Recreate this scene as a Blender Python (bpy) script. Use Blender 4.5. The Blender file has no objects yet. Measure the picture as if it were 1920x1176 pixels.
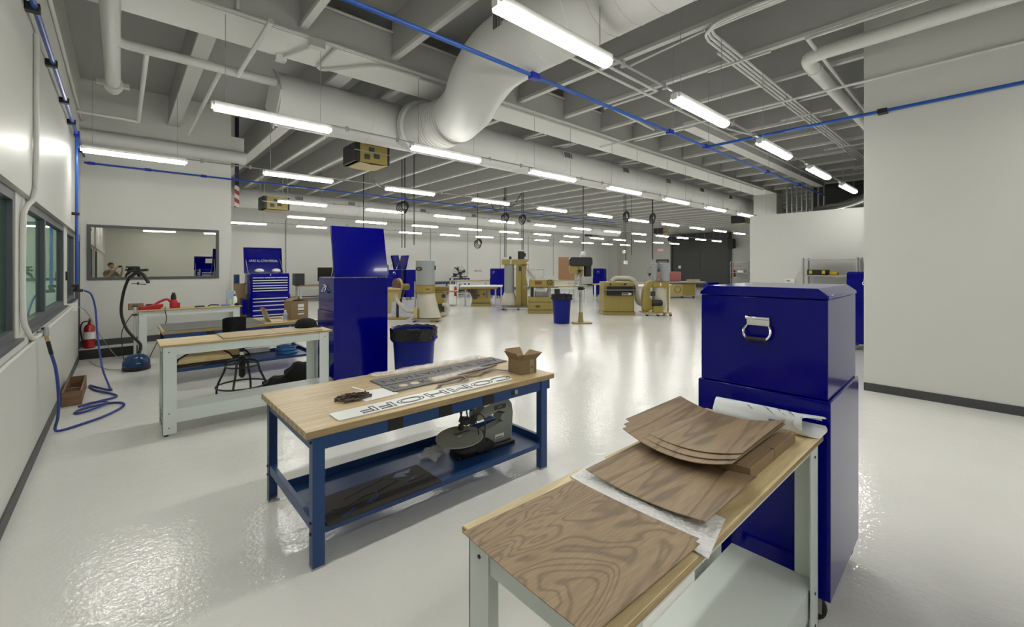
import bpy, bmesh, math, random
from mathutils import Vector, Matrix
S = bpy.context.scene; COL = S.collection
PI = math.pi; rnd = random.Random(7)
def sn(a): return math.sin(a)
def cs(a): return math.cos(a)

# ---------------------------------------------------------------- materials
def node_mat(name):
    m = bpy.data.materials.new(name); m.use_nodes = True
    nt = m.node_tree; b = nt.nodes['Principled BSDF']
    return m, nt, b
def mat(name, col, rough=.5, metal=0, coat=0, spec=.5, emis=0, trans=0, alpha=1, bump=0, bscale=40, ior=1.45):
    m, nt, b = node_mat(name)
    b.inputs['Base Color'].default_value = (*col, 1); b.inputs['Roughness'].default_value = rough
    b.inputs['Metallic'].default_value = metal; b.inputs['Coat Weight'].default_value = coat
    b.inputs['Coat Roughness'].default_value = .04
    b.inputs['Specular IOR Level'].default_value = spec; b.inputs['IOR'].default_value = ior
    b.inputs['Transmission Weight'].default_value = trans; b.inputs['Alpha'].default_value = alpha
    if emis:
        b.inputs['Emission Color'].default_value = (*col, 1); b.inputs['Emission Strength'].default_value = emis
    if bump:
        tc = nt.nodes.new('ShaderNodeTexCoord'); n = nt.nodes.new('ShaderNodeTexNoise'); bp = nt.nodes.new('ShaderNodeBump')
        n.inputs['Scale'].default_value = bscale; n.inputs['Detail'].default_value = 3
        bp.inputs['Strength'].default_value = bump; bp.inputs['Distance'].default_value = .01
        nt.links.new(tc.outputs['Object'], n.inputs['Vector']); nt.links.new(n.outputs['Fac'], bp.inputs['Height'])
        nt.links.new(bp.outputs['Normal'], b.inputs['Normal'])
    return m
def ramp(nt, stops):
    r = nt.nodes.new('ShaderNodeValToRGB'); e = r.color_ramp.elements
    while len(e) < len(stops): e.new(.5)
    for i, (p, c) in enumerate(stops): e[i].position = p; e[i].color = (*c, 1)
    return r
def wood(name, stops, scale=(1, 9, 9), nscale=2.2, dist=1.4, rings=0, rough=.55, ringscale=3.0, fine=.35):
    """grain running along object X: stretched noise, optional cathedral ring bands"""
    m, nt, b = node_mat(name); L = nt.links.new
    tc = nt.nodes.new('ShaderNodeTexCoord'); mp = nt.nodes.new('ShaderNodeMapping'); L(tc.outputs['Object'], mp.inputs['Vector'])
    mp.inputs['Scale'].default_value = scale
    n = nt.nodes.new('ShaderNodeTexNoise'); n.inputs['Scale'].default_value = nscale; n.inputs['Detail'].default_value = 5; n.inputs['Distortion'].default_value = dist
    L(mp.outputs['Vector'], n.inputs['Vector'])
    out = n.outputs['Fac']
    if rings:
        mu = nt.nodes.new('ShaderNodeMath'); mu.operation = 'MULTIPLY'; mu.inputs[1].default_value = ringscale
        n2 = nt.nodes.new('ShaderNodeTexNoise'); n2.inputs['Scale'].default_value = nscale * .5; n2.inputs['Detail'].default_value = 2.5; n2.inputs['Distortion'].default_value = dist
        L(mp.outputs['Vector'], n2.inputs['Vector']); L(n2.outputs['Fac'], mu.inputs[0])
        fr = nt.nodes.new('ShaderNodeMath'); fr.operation = 'FRACT'; L(mu.outputs[0], fr.inputs[0])
        d = 1-rings; rr = ramp(nt, [(0, (d,d,d)), (.07, (d,d,d)), (.30, (1,1,1)), (.80, (1.0,1.0,1.0)), (.97, (d,d,d))]); L(fr.outputs[0], rr.inputs['Fac'])
    n3 = nt.nodes.new('ShaderNodeTexNoise'); n3.inputs['Scale'].default_value = 14; n3.inputs['Detail'].default_value = 3
    mp3 = nt.nodes.new('ShaderNodeMapping'); mp3.inputs['Scale'].default_value = (1, 14, 14); L(tc.outputs['Object'], mp3.inputs['Vector']); L(mp3.outputs['Vector'], n3.inputs['Vector'])
    r = ramp(nt, stops); L(out, r.inputs['Fac'])
    hs = nt.nodes.new('ShaderNodeMix'); hs.data_type = 'RGBA'; hs.blend_type = 'MULTIPLY'; hs.inputs['Factor'].default_value = fine
    r3 = ramp(nt, [(.3, (.45, .45, .45)), (.7, (1.15, 1.15, 1.15))]); L(n3.outputs['Fac'], r3.inputs['Fac'])
    src = r.outputs['Color']
    if rings:
        h2 = nt.nodes.new('ShaderNodeMix'); h2.data_type = 'RGBA'; h2.blend_type = 'MULTIPLY'; h2.inputs['Factor'].default_value = 1
        L(src, h2.inputs['A']); L(rr.outputs['Color'], h2.inputs['B']); src = h2.outputs['Result']
    L(src, hs.inputs['A']); L(r3.outputs['Color'], hs.inputs['B']); L(hs.outputs['Result'], b.inputs['Base Color'])
    b.inputs['Roughness'].default_value = rough
    return m

# ---------------------------------------------------------------- mesh builder
class MB:
    def __init__(s): s.v = []; s.f = []
    def add(s, vs, fs):
        o = len(s.v); s.v += [tuple(p) for p in vs]; s.f += [tuple(i + o for i in q) for q in fs]; return s
    def box(s, x0, y0, z0, x1, y1, z1):
        return s.add([(x0,y0,z0),(x1,y0,z0),(x1,y1,z0),(x0,y1,z0),(x0,y0,z1),(x1,y0,z1),(x1,y1,z1),(x0,y1,z1)],
              [(3,2,1,0),(4,5,6,7),(0,1,5,4),(1,2,6,5),(2,3,7,6),(3,0,4,7)])
    def cbox(s, c, d, m=None):
        h = [k / 2 for k in d]; o = len(s.v); s.box(-h[0], -h[1], -h[2], *h); c = Vector(c)
        for i in range(o, len(s.v)):
            p = Vector(s.v[i]); p = (m @ p if m else p) + c; s.v[i] = tuple(p)
        return s
    def frame(s, p0, p1):
        t = (Vector(p1) - Vector(p0)).normalized(); a = Vector((0,0,1)) if abs(t.z) < .9 else Vector((1,0,0))
        u = t.cross(a).normalized(); return t, u, t.cross(u)
    def cyl(s, p0, p1, r0, r1=None, n=16, cap=True):
        r1 = r0 if r1 is None else r1; t, u, w = s.frame(p0, p1); vs = []
        for p, r in ((p0, r0), (p1, r1)):
            for i in range(n):
                a = 2*PI*i/n; vs.append(Vector(p) + u*(r*cs(a)) + w*(r*sn(a)))
        fs = [(i, i+n, (i+1) % n + n, (i+1) % n) for i in range(n)]
        if cap: fs += [tuple(range(n)), tuple(range(2*n-1, n-1, -1))]
        return s.add(vs, fs)
    def tube(s, pts, r, n=8, closed=False, cap=True):
        P = [Vector(p) for p in pts]; N = len(P); vs = []; u = None
        for k in range(N):
            a = P[k-1] if (k or closed) else P[0]; b = P[(k+1) % N] if (k < N-1 or closed) else P[-1]
            t = (b - a).normalized()
            if u is None: _, u, _ = s.frame((0,0,0), t)
            u = (u - t * u.dot(t)).normalized(); w = t.cross(u); rr = r[k] if isinstance(r, (list, tuple)) else r
            for i in range(n):
                q = 2*PI*i/n; vs.append(P[k] + u*(rr*cs(q)) + w*(rr*sn(q)))
        fs = []
        for k in range(N if closed else N-1):
            k2 = (k+1) % N
            for i in range(n): fs.append((k*n+i, k*n+(i+1) % n, k2*n+(i+1) % n, k2*n+i))
        if cap and not closed: fs += [tuple(range(n-1, -1, -1)), tuple((N-1)*n+i for i in range(n))]
        return s.add(vs, fs)
    def lathe(s, prof, c=(0,0,0), n=24, axis='z', sx=1, sy=1):
        vs = []; fs = []; c = Vector(c)
        for r, z in prof:
            for i in range(n):
                a = 2*PI*i/n; p = (r*cs(a)*sx, r*sn(a)*sy, z)
                if axis == 'x': p = (p[2], p[0], p[1])
                if axis == 'y': p = (p[1], p[2], p[0])
                vs.append(c + Vector(p))
        for k in range(len(prof)-1):
            for i in range(n): fs.append((k*n+i, k*n+(i+1) % n, (k+1)*n+(i+1) % n, (k+1)*n+i))
        if prof[0][0] > 1e-6: fs.append(tuple(range(n-1, -1, -1)))
        if prof[-1][0] > 1e-6: fs.append(tuple((len(prof)-1)*n+i for i in range(n)))
        return s.add(vs, fs)
    def prism(s, poly, lo, hi, axis='z'):
        def P(a, b, h): return {'z': (a,b,h), 'y': (a,h,b), 'x': (h,a,b)}[axis]
        n = len(poly); vs = [P(a,b,lo) for a,b in poly] + [P(a,b,hi) for a,b in poly]
        return s.add(vs, [tuple(range(n-1,-1,-1)), tuple(range(n,2*n))] + [(i,(i+1)%n,(i+1)%n+n,i+n) for i in range(n)])
    def ell(s, c, r, nu=16, nv=10):
        return s.lathe([(max(1e-7, sn(PI*k/nv))*r[0], -cs(PI*k/nv)*r[2]) for k in range(nv+1)], c, nu, 'z', 1, r[1]/r[0])
    def sheet(s, fn, nu, nv, th=.002):
        """surface fn(u,v) in [0,1]^2 given thickness th downward"""
        vs = []; M = (nu+1)*(nv+1)
        for k in (0, 1):
            for j in range(nv+1):
                for i in range(nu+1):
                    p = Vector(fn(i/nu, j/nv)); p.z -= th*k; vs.append(p)
        q = lambda i, j: j*(nu+1)+i; fs = []
        for j in range(nv):
            for i in range(nu):
                a = (q(i,j), q(i+1,j), q(i+1,j+1), q(i,j+1)); fs += [a, tuple(x+M for x in reversed(a))]
        for i in range(nu):
            fs += [(q(i+1,0), q(i,0), q(i,0)+M, q(i+1,0)+M), (q(i,nv), q(i+1,nv), q(i+1,nv)+M, q(i,nv)+M)]
        for j in range(nv):
            fs += [(q(0,j), q(0,j+1), q(0,j+1)+M, q(0,j)+M), (q(nu,j+1), q(nu,j), q(nu,j)+M, q(nu,j+1)+M)]
        return s.add(vs, fs)
    def build(s, name, m, parent=None, bevel=0, loc=None, rz=0, rot=None, angle=35, seg=2):
        me = bpy.data.meshes.new(name); me.from_pydata(s.v, [], s.f)
        bm = bmesh.new(); bm.from_mesh(me); bmesh.ops.recalc_face_normals(bm, faces=bm.faces); bm.to_mesh(me); bm.free()
        me.materials.append(m)
        for p in me.polygons: p.use_smooth = True
        me.set_sharp_from_angle(angle=math.radians(angle))
        o = bpy.data.objects.new(name, me); COL.objects.link(o)
        if parent: o.parent = parent
        if loc: o.location = loc
        o.rotation_euler = rot if rot else (0, 0, rz)
        if bevel:
            b = o.modifiers.new('bevel', 'BEVEL'); b.width = bevel; b.segments = seg; b.limit_method = 'ANGLE'; b.angle_limit = math.radians(40)
        return o
def B(*a): return MB().box(*a)
def spline(pts, n=6):
    """Catmull-Rom through pts"""
    P = [Vector(p) for p in pts]; P = [2*P[0]-P[1]] + P + [2*P[-1]-P[-2]]; out = []
    for k in range(1, len(P)-2):
        for i in range(n):
            t = i/n; a, b, c, d = P[k-1:k+3]
            out.append(.5*((2*b) + (c-a)*t + (2*a-5*b+4*c-d)*t*t + (3*b-a-3*c+d)*t**3))
    return out + [P[-2]]
def ring(c, r, n=24, axis='z'):
    out = []
    for i in range(n):
        a = 2*PI*i/n; p = (r*cs(a), r*sn(a), 0)
        if axis == 'x': p = (0, p[0], p[1])
        if axis == 'y': p = (p[0], 0, p[1])
        out.append(tuple(x+y for x, y in zip(p, c)))
    return out
def rrect(x0, y0, x1, y1, r, n=5):
    out = []
    for cx, cy, a0 in ((x1-r, y1-r, 0), (x0+r, y1-r, 90), (x0+r, y0+r, 180), (x1-r, y0+r, 270)):
        for i in range(n+1):
            a = math.radians(a0 + 90*i/n); out.append((cx+r*cs(a), cy+r*sn(a)))
    return out

# ---------------------------------------------------------------- things
def tag(o, label, cat, group=None, kind=None):
    if label: o['label'] = label
    if cat: o['category'] = cat
    if group: o['group'] = group
    if kind: o['kind'] = kind
    return o
def T(name, label, cat, loc=(0,0,0), rz=0, group=None):
    o = bpy.data.objects.new(name, None); COL.objects.link(o); o.empty_display_size = .1
    o.location = loc; o.rotation_euler = (0, 0, rz); return tag(o, label, cat, group)
def struct(o): o['kind'] = 'structure'; return o
def dup(root, loc, rz=0, label=None, group=None):
    kids = list(root.children); r = root.copy(); COL.objects.link(r); r.location = loc; r.rotation_euler = (0, 0, rz)
    if label: r['label'] = label
    if group: r['group'] = group
    for ch in kids:
        c = ch.copy(); COL.objects.link(c); c.parent = r
        for g in list(ch.children):
            d = g.copy(); COL.objects.link(d); d.parent = c
    return r
def text(name, s, size, m, parent, loc, rot, ext=.0006, sx=1, outline=0, align='CENTER'):
    c = bpy.data.curves.new(name, 'FONT'); c.body = s; c.size = size; c.align_x = align; c.align_y = 'CENTER'; c.extrude = ext
    if outline: c.fill_mode = 'NONE'; c.bevel_depth = outline; c.bevel_resolution = 1; c.extrude = 0; c.resolution_u = 4
    o = bpy.data.objects.new(name, c); COL.objects.link(o)
    bpy.context.view_layer.update()
    me = bpy.data.meshes.new_from_object(o.evaluated_get(bpy.context.evaluated_depsgraph_get()))
    bpy.data.objects.remove(o); bpy.data.curves.remove(c)
    me.name = name; me.materials.clear(); me.materials.append(m)
    o = bpy.data.objects.new(name, me); COL.objects.link(o); o.parent = parent; o.location = loc; o.rotation_euler = rot; o.scale = (sx, 1, 1)
    return o
ORD = ['first','second','third','fourth','fifth','sixth','seventh','eighth','ninth','tenth','eleventh','twelfth','thirteenth','fourteenth','fifteenth']
# ================================================================ materials
M = dict(
 wall=mat('wall paint', (.62,.62,.575), .40, spec=.35, bump=.02, bscale=60),
 wallw=mat('wall paint matt', (.60,.60,.565), .5),
 plastic_wall=mat('plastic sheeting', (.70,.70,.66), .28, bump=.25, bscale=1.6),
 deck=mat('ceiling paint grey', (.40,.40,.385), .7), beam=mat('beam underside lit tone', (.58,.58,.55), .6),
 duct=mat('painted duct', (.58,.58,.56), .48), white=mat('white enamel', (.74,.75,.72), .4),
 pipew=mat('white pipe paint', (.62,.62,.59), .4), base=mat('grey rubber base', (.055,.058,.06), .5),
 frame=mat('window frame grey', (.075,.08,.09), .42), glow=mat('led diffuser', (1,.985,.93), .4, emis=30),
 pipeb=mat('blue air pipe', (.012,.075,.36), .3), pipefit=mat('blue fitting', (.006,.02,.33), .35),
 black=mat('black plastic', (.012,.012,.012), .45), rubber=mat('black rubber', (.02,.02,.02), .65),
 chrome=mat('chrome', (.82,.83,.84), .12, 1), steel=mat('steel', (.5,.5,.5), .35, 1), galv=mat('galvanised', (.42,.43,.43), .4, .7),
 dark=mat('dark grey paint', (.035,.036,.037), .45), mezz=mat('mezzanine dark', (.045,.045,.043), .8),
 red=mat('red plastic', (.42,.015,.02), .35), redx=mat('extinguisher red', (.35,.01,.012), .25, coat=.4), wht=mat('white plastic', (.8,.8,.78), .4),
 blue=mat('tool chest blue', (.0005,.0008,.185), .14, coat=.22, spec=.2),
 bench=mat('bench blue', (.013,.05,.165), .38), benchw=mat('bench white steel', (.60,.65,.62), .38),
 card=mat('cardboard', (.25,.175,.095), .75), mdf=mat('mdf board', (.45,.355,.22), .6), label=mat('paper label', (.75,.75,.72), .6),
 tan=mat('tan machine paint', (.29,.225,.058), .38, coat=.15), tand=mat('tan machine dark', (.21,.15,.035), .4), cream=mat('cream machine', (.46,.36,.16), .45),
 greyf=mat('filter drum grey', (.27,.29,.29), .5), bag=mat('clear dust bag', (.62,.58,.48), .25, trans=.25), hosew=mat('pale dust hose', (.45,.44,.38), .5),
 cast=mat('cast iron grey', (.2,.2,.19), .4, .5), sawg=mat('scroll saw grey', (.22,.235,.21), .5), brown=mat('brown disc', (.14,.075,.045), .7),
 pink=mat('pink foam', (.42,.16,.15), .7), binb=mat('bin blue', (.003,.010,.17), .38, spec=.25), linen=mat('black bin liner', (.01,.01,.011), .22, bump=.6, bscale=22),
 skin=mat('skin', (.42,.24,.17), .5), hair=mat('brown hair', (.05,.025,.014), .6), cloth=mat('olive shirt', (.13,.14,.105), .8), greymat=mat('grey mat', (.115,.115,.11), .6),
 stencil=mat('grey stencil board', (.125,.12,.12), .6), slot=mat('cut slot dark', (.018,.016,.014), .7), cable=mat('black cable', (.014,.014,.015), .5),
 hoseb=mat('blue hose', (.03,.05,.24), .45), redtag=mat('exit red', (.75,.12,.16), .5, emis=1.0), screen=mat('screen', (.01,.007,.005), .12),
 exdoor=mat('roll door grey', (.058,.06,.06), .5), brass=mat('brass', (.55,.38,.14), .3, 1), cyan=mat('pale blue board', (.28,.42,.48), .6), bluelt=mat('light blue', (.05,.2,.5), .5), yel=mat('yellow', (.6,.42,.02), .45))
def floor_mat():
    m, nt, b = node_mat('white epoxy floor'); L = nt.links.new
    tc = nt.nodes.new('ShaderNodeTexCoord'); n = nt.nodes.new('ShaderNodeTexNoise'); n.inputs['Scale'].default_value = .7; n.inputs['Detail'].default_value = 5
    r = ramp(nt, [(.3, (.72,.715,.675)), (.7, (.77,.77,.73))]); L(tc.outputs['Object'], n.inputs['Vector']); L(n.outputs['Fac'], r.inputs['Fac']); L(r.outputs['Color'], b.inputs['Base Color'])
    n2 = nt.nodes.new('ShaderNodeTexNoise'); n2.inputs['Scale'].default_value = 38; n2.inputs['Detail'].default_value = 2
    n3 = nt.nodes.new('ShaderNodeTexNoise'); n3.inputs['Scale'].default_value = 8; n3.inputs['Detail'].default_value = 2
    ad = nt.nodes.new('ShaderNodeMath'); ad.operation = 'MULTIPLY_ADD'; ad.inputs[1].default_value = 1.3
    L(tc.outputs['Object'], n2.inputs['Vector']); L(tc.outputs['Object'], n3.inputs['Vector']); L(n3.outputs['Fac'], ad.inputs[0]); L(n2.outputs['Fac'], ad.inputs[2])
    bp = nt.nodes.new('ShaderNodeBump'); bp.inputs['Strength'].default_value = .22; bp.inputs['Distance'].default_value = .01
    L(ad.outputs[0], bp.inputs['Height']); L(bp.outputs['Normal'], b.inputs['Normal'])
    b.inputs['Roughness'].default_value = .09; b.inputs['Specular IOR Level'].default_value = .34
    return m
M['floor'] = floor_mat()
def glass_mat():
    m = bpy.data.materials.new('tinted window glass'); m.use_nodes = True; nt = m.node_tree; nt.nodes.clear(); L = nt.links.new
    o = nt.nodes.new('ShaderNodeOutputMaterial'); t = nt.nodes.new('ShaderNodeBsdfTransparent'); g = nt.nodes.new('ShaderNodeBsdfGlossy'); x = nt.nodes.new('ShaderNodeMixShader'); f = nt.nodes.new('ShaderNodeValue')
    t.inputs['Color'].default_value = (.64,.80,.74,1); g.inputs['Roughness'].default_value = .02; f.outputs[0].default_value = .7; g.inputs['Color'].default_value = (.78,.93,.86,1)
    L(f.outputs[0], x.inputs[0]); L(t.outputs[0], x.inputs[1]); L(g.outputs[0], x.inputs[2]); L(x.outputs[0], o.inputs['Surface']); return m
M['glass'] = glass_mat()
M['mirror'] = mat('mirror glass', (.52,.52,.47), .01, 1)
M['ply'] = wood('pale plywood', [(.25, (.50,.375,.175)), (.5, (.70,.555,.30)), (.75, (.78,.65,.39))], (1,6,6), 1.1, 1.2, .22, .5, 6, .25)
M['edge'] = wood('plywood edge', [(.3, (.22,.14,.06)), (.7, (.55,.41,.21))], (1,3,160), 1.0, .2, 0, .6)
M['walnut'] = wood('walnut veneer', [(.15, (.23,.155,.083)), (.45, (.30,.207,.114)), (.8, (.35,.25,.145))], (1.2,4.6,4.6), 1.35, 2.0, .36, .55, 19, .4)
M['walnut2'] = wood('straight walnut veneer', [(.15, (.23,.155,.083)), (.5, (.305,.212,.12)), (.85, (.36,.26,.155))], (1,9,9), 1.1, .9, .38, .55, 9, .4)
def butcher():
    m, nt, b = node_mat('butcher block'); L = nt.links.new
    tc = nt.nodes.new('ShaderNodeTexCoord'); br = nt.nodes.new('ShaderNodeTexBrick'); L(tc.outputs['Object'], br.inputs['Vector'])
    br.inputs['Color1'].default_value = (.52,.405,.225,1); br.inputs['Color2'].default_value = (.40,.29,.145,1); br.inputs['Mortar'].default_value = (.36,.26,.13,1)
    br.inputs['Scale'].default_value = 1; br.inputs['Brick Width'].default_value = .42; br.inputs['Row Height'].default_value = .045; br.inputs['Mortar Size'].default_value = .0008; br.inputs['Bias'].default_value = -.3
    n = nt.nodes.new('ShaderNodeTexNoise'); n.inputs['Scale'].default_value = 4; n.inputs['Detail'].default_value = 5; mp = nt.nodes.new('ShaderNodeMapping'); mp.inputs['Scale'].default_value = (1,16,16)
    L(tc.outputs['Object'], mp.inputs['Vector']); L(mp.outputs['Vector'], n.inputs['Vector']); r = ramp(nt, [(.3, (.72,.68,.62)), (.65, (1.1,1.1,1.08))]); L(n.outputs['Fac'], r.inputs['Fac'])
    mx = nt.nodes.new('ShaderNodeMix'); mx.data_type = 'RGBA'; mx.blend_type = 'MULTIPLY'; mx.inputs['Factor'].default_value = .8
    L(br.outputs['Color'], mx.inputs['A']); L(r.outputs['Color'], mx.inputs['B']); L(mx.outputs['Result'], b.inputs['Base Color']); b.inputs['Roughness'].default_value = .42
    return m
M['butcher'] = butcher()
def clearfilm(name, tr, rough=.12):
    m, nt, b = node_mat(name); b.inputs['Base Color'].default_value = (.9,.9,.9,1); b.inputs['Roughness'].default_value = rough; b.inputs['Alpha'].default_value = tr
    tc = nt.nodes.new('ShaderNodeTexCoord'); v = nt.nodes.new('ShaderNodeTexVoronoi'); v.inputs['Scale'].default_value = 75; bp = nt.nodes.new('ShaderNodeBump'); bp.inputs['Strength'].default_value = .8; bp.inputs['Distance'].default_value = .008
    nt.links.new(tc.outputs['Object'], v.inputs['Vector']); nt.links.new(v.outputs['Distance'], bp.inputs['Height']); nt.links.new(bp.outputs['Normal'], b.inputs['Normal']); return m
M['bubble'] = clearfilm('bubble wrap', .82, .3); M['film'] = clearfilm('thin clear film', .22)

# ================================================================ camera and room
XL, YM, YF, XR, YB, ZC = -.55, 11.2, 24.0, 34.0, -6.3, 5.1
cam = bpy.data.cameras.new('camera'); co = bpy.data.objects.new('camera', cam); COL.objects.link(co)
co.location = (0, 0, 1.65); co.rotation_euler = (PI/2, 0, math.radians(48.1-90)); cam.sensor_width = 36; cam.lens = 818/1920*36; cam.shift_y = -88/1920; cam.clip_start = .01
S.camera = co
w = bpy.data.worlds.new('world'); S.world = w; w.use_nodes = True; w.node_tree.nodes['Background'].inputs[0].default_value = (.02,.02,.02,1)
S.view_settings.view_transform = 'Standard'; S.view_settings.look = 'None'; S.view_settings.exposure = .52; S.view_settings.gamma = 1
S.cycles.use_denoising = True; S.cycles.max_bounces = 8; S.cycles.caustics_reflective = False; S.cycles.caustics_refractive = False; S.cycles.sample_clamp_indirect = 6

struct(B(-5, YB-.2, -.1, XR+.2, YF+.2, 0).build('floor', M['floor']))
struct(B(-5, YB-.2, ZC, XR+.2, YF+.2, ZC+.1).build('ceiling', M['deck']))
wl = MB(); ops = [(2.0, 4.95), (5.38, 8.75), (9.22, 10.58)]; x0 = XL-.2
wl.box(x0, YB, 0, XL, 10.68, 1.1).box(x0, YB, 2.22, XL, 10.9, ZC)
ys = [YB] + [k for o in ops for k in o] + [10.68]
for a, b in zip(ys[::2], ys[1::2]): wl.box(x0, a, 1.1, XL-.04, b, 2.22)
wl.box(x0, 11.12, 0, XL, YM, 2.22).box(x0, 10.9, 2.22, XL, YM+.2, ZC)
struct(wl.build('wall_left', M['wall']))
struct(B(XL-.02, YB, 0, XL+.012, 10.68, .1).build('baseboard_left', M['base']))
def window(name, y0, y1, mulls):
    w = MB(); t = .075; xa, xb = XL-.105, XL-.045
    w.box(xa, y0, 1.1, xb, y1, 1.1+t).box(xa, y0, 2.22-t, xb, y1, 2.22).box(xa, y0, 1.1+t, xb, y0+t, 2.22-t).box(xa, y1-t, 1.1+t, xb, y1, 2.22-t)
    for y in mulls: w.box(xa, y-.045, 1.1+t, xb, y+.045, 2.22-t)
    o = struct(w.build(name, M['frame'])); e = [y0+t] + [k for y in mulls for k in (y-.045, y+.045)] + [y1-t]
    for a, b in zip(e[::2], e[1::2]): B(XL-.085, a, 1.1+t, XL-.078, b, 2.22-t).build('glass_pane', M['glass'], o)
    B(XL-.045, y0, 1.09, XL+.006, y1, 1.108).build('sill', M['frame'], o)
window('window_1', 2.0, 4.95, [3.4]); window('window_2', 5.38, 8.75, [6.75]); window('window_3', 9.22, 10.58, [])
dr = MB().box(XL-.2, 10.68, 0, XL+.004, 10.76, 2.22).box(XL-.2, 11.04, 0, XL+.004, 11.12, 2.22).box(XL-.2, 10.76, 2.1, XL+.004, 11.04, 2.22)
do = struct(dr.build('door_1', M['frame'])); B(XL-.12, 10.76, .02, XL-.05, 11.04, 2.1).build('door_leaf', M['frame'], do)
# office with a dark wall band, assumed behind the tinted windows
ofc = MB().box(-5, 1, 0, -4.9, 11, 2.8).box(-5, .9, 0, x0, 1, 2.8).box(-5, 11, 0, x0, 11.1, 2.8).box(-5, .9, 2.8, x0, 11.1, 2.9)
struct(ofc.build('wall_office', M['wallw'])); struct(B(-4.9, 1, 1.15, -4.88, 11, 1.23).build('trim_office', M['frame']))
ol = T('added_office_light', 'added ceiling light brightening the assumed office behind the left windows', 'light', (-2.6, 6, 2.7)); B(-.15,-4,0,.15,4,.06).build('diffuser', mat('added office led', (1,1,1), .5, emis=30), ol)  # lamp added to brighten the room behind the panes
# wall with the mirror-like window
wx = 1.80
mw = MB().box(XL-.2, YM, 0, -.46, YM+.2, ZC).box(1.575, YM, 0, wx, YM+.2, ZC).box(-.46, YM, 0, 1.575, YM+.2, 1.40).box(-.46, YM, 2.43, 1.575, YM+.2, ZC).box(wx-.2, YM+.2, 0, wx, YF, ZC)
struct(mw.build('wall_end', M['wallw']))
fm = MB().box(-.46, YM-.02, 1.40, 1.575, YM+.06, 1.45).box(-.46, YM-.02, 2.38, 1.575, YM+.06, 2.43).box(-.46, YM-.02, 1.45, -.41, YM+.06, 2.38).box(1.525, YM-.02, 1.45, 1.575, YM+.06, 2.38)
fo = struct(fm.build('window_4', M['frame'])); B(-.41, YM+.015, 1.45, 1.525, YM+.025, 2.38).build('mirror_pane', M['mirror'], fo)
struct(B(XL, YM-.35, 0, wx, YM, .17).build('trim_curb', M['wallw']))
struct(B(XL, YM-.012, .17, wx, YM, .29).build('baseboard_end', M['base']))
t = B(XL+.004, YM-.375, 0, .27, YM-.352, .165).build('kick_plate', M['black']); tag(t, 'black kick plate along the low white curb below the mirror window', 'kick plate')
# far, right, back walls
struct(B(wx, YF, 0, XR+.2, YF+.2, ZC).build('wall_far', M['plastic_wall']))
struct(B(wx, YF-.015, 0, XR, YF, .12).build('baseboard_far', M['base']))
struct(B(XR, YB, 0, XR+.2, YF, ZC).build('wall_right_far', M['wallw']))
struct(B(XL-.2, YB-.2, 0, XR+.2, YB, ZC).build('wall_back', M['wallw']))
struct(B(7.4, YB, 0, 7.6, 1.2, ZC).build('wall_right', M['wallw'])); struct(B(7.388, YB, 0, 7.4, 1.2, .105).build('baseboard_right', M['base']))
struct(B(13, YB, 0, 13.2, 4.6, 3.05).box(13.2, 4.4, 0, 19, 4.6, 3.05).box(13.2, YB, 2.9, 19, 4.4, 3.0).build('wall_partition', M['wallw']))
struct(B(19, YB, 3.05, 19.2, 4.6, ZC).build('wall_mezzanine', M['mezz']))
struct(B(18.3, 5.55, 0, 19.0, 6.35, 4.4).build('column', M['duct']))
struct(B(33.4, 23.0, 0, 34, 24, ZC).build('column', M['wallw']))
# girder and roof beams
gi = struct(B(-.75, 5.57, 4.4, 19, 6.28, 4.43).build('girder', M['white'])); B(-.75, 5.575, 4.43, 19, 6.275, 4.9).build('girder_web', mat('girder shaded grey', (.45,.45,.43), .6), gi)  # underside slab whitened to imitate light from below, sides kept greyer
struct(B(-.75, YM+.02, 4.12, 2.05, YM+.5, 4.5).build('girder', M['duct']))
def beam(x, y0, y1, w=.06):
    o = struct(MB().box(x-w/2, y0, 4.55, x+w/2, y1, ZC).build('ceiling_beam', M['deck'])); B(x-w/2-.012, y0, 4.5, x+w/2+.012, y1, 4.55).build('lit_underside', M['beam'], o)  # beam bottoms coloured lighter to imitate light bounced up from the floor
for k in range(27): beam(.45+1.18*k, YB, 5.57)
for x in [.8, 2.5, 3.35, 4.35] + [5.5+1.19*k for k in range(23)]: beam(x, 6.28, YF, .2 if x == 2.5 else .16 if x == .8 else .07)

# ================================================================ linear lights
ZL = 3.37
lt = T('ceiling_light', '', 'light')
B(-.61, -.055, 0, .61, .055, .055).build('housing', M['white'], lt, .008)
pr = [(-.06, .0)] + [(.06*cs(a)*-1, -.045*sn(a)) for a in [PI*k/8 for k in range(1, 8)]] + [(.06, .0)]
MB().prism([(a, b) for a, b in pr], -.6, .6, 'x').build('diffuser', M['glow'], lt)
for sx in (-1, 1):
    MB().cyl((sx*.5, 0, .055), (sx*.5, 0, 1.14), .004, n=5).build('hanger_wire', M['galv'], lt)
    B(sx*.61-.02, -.03, -.02, sx*.61+.02, .03, .05).build('end_cap', M['white'], lt)
rows = [(-4.7, .8, 3, 3), (-1.2, -.40, 3, 4), (2.2, 1.84, 0, 5), (5.62, .74, 0, 8), (8.96, -.42, 0, 13), (12.6, 3.08, 1, 12), (16.2, 4.25, 1, 12), (19.8, .8, 0, 13)]  # near row behind the camera added to brighten the foreground; rearmost row mirrored
seen = ['nearest row, overhead', 'second row from the camera', 'third row from the camera', 'fourth row from the camera', 'fifth row from the camera', 'farthest row, near the far wall']
first = True
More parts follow.
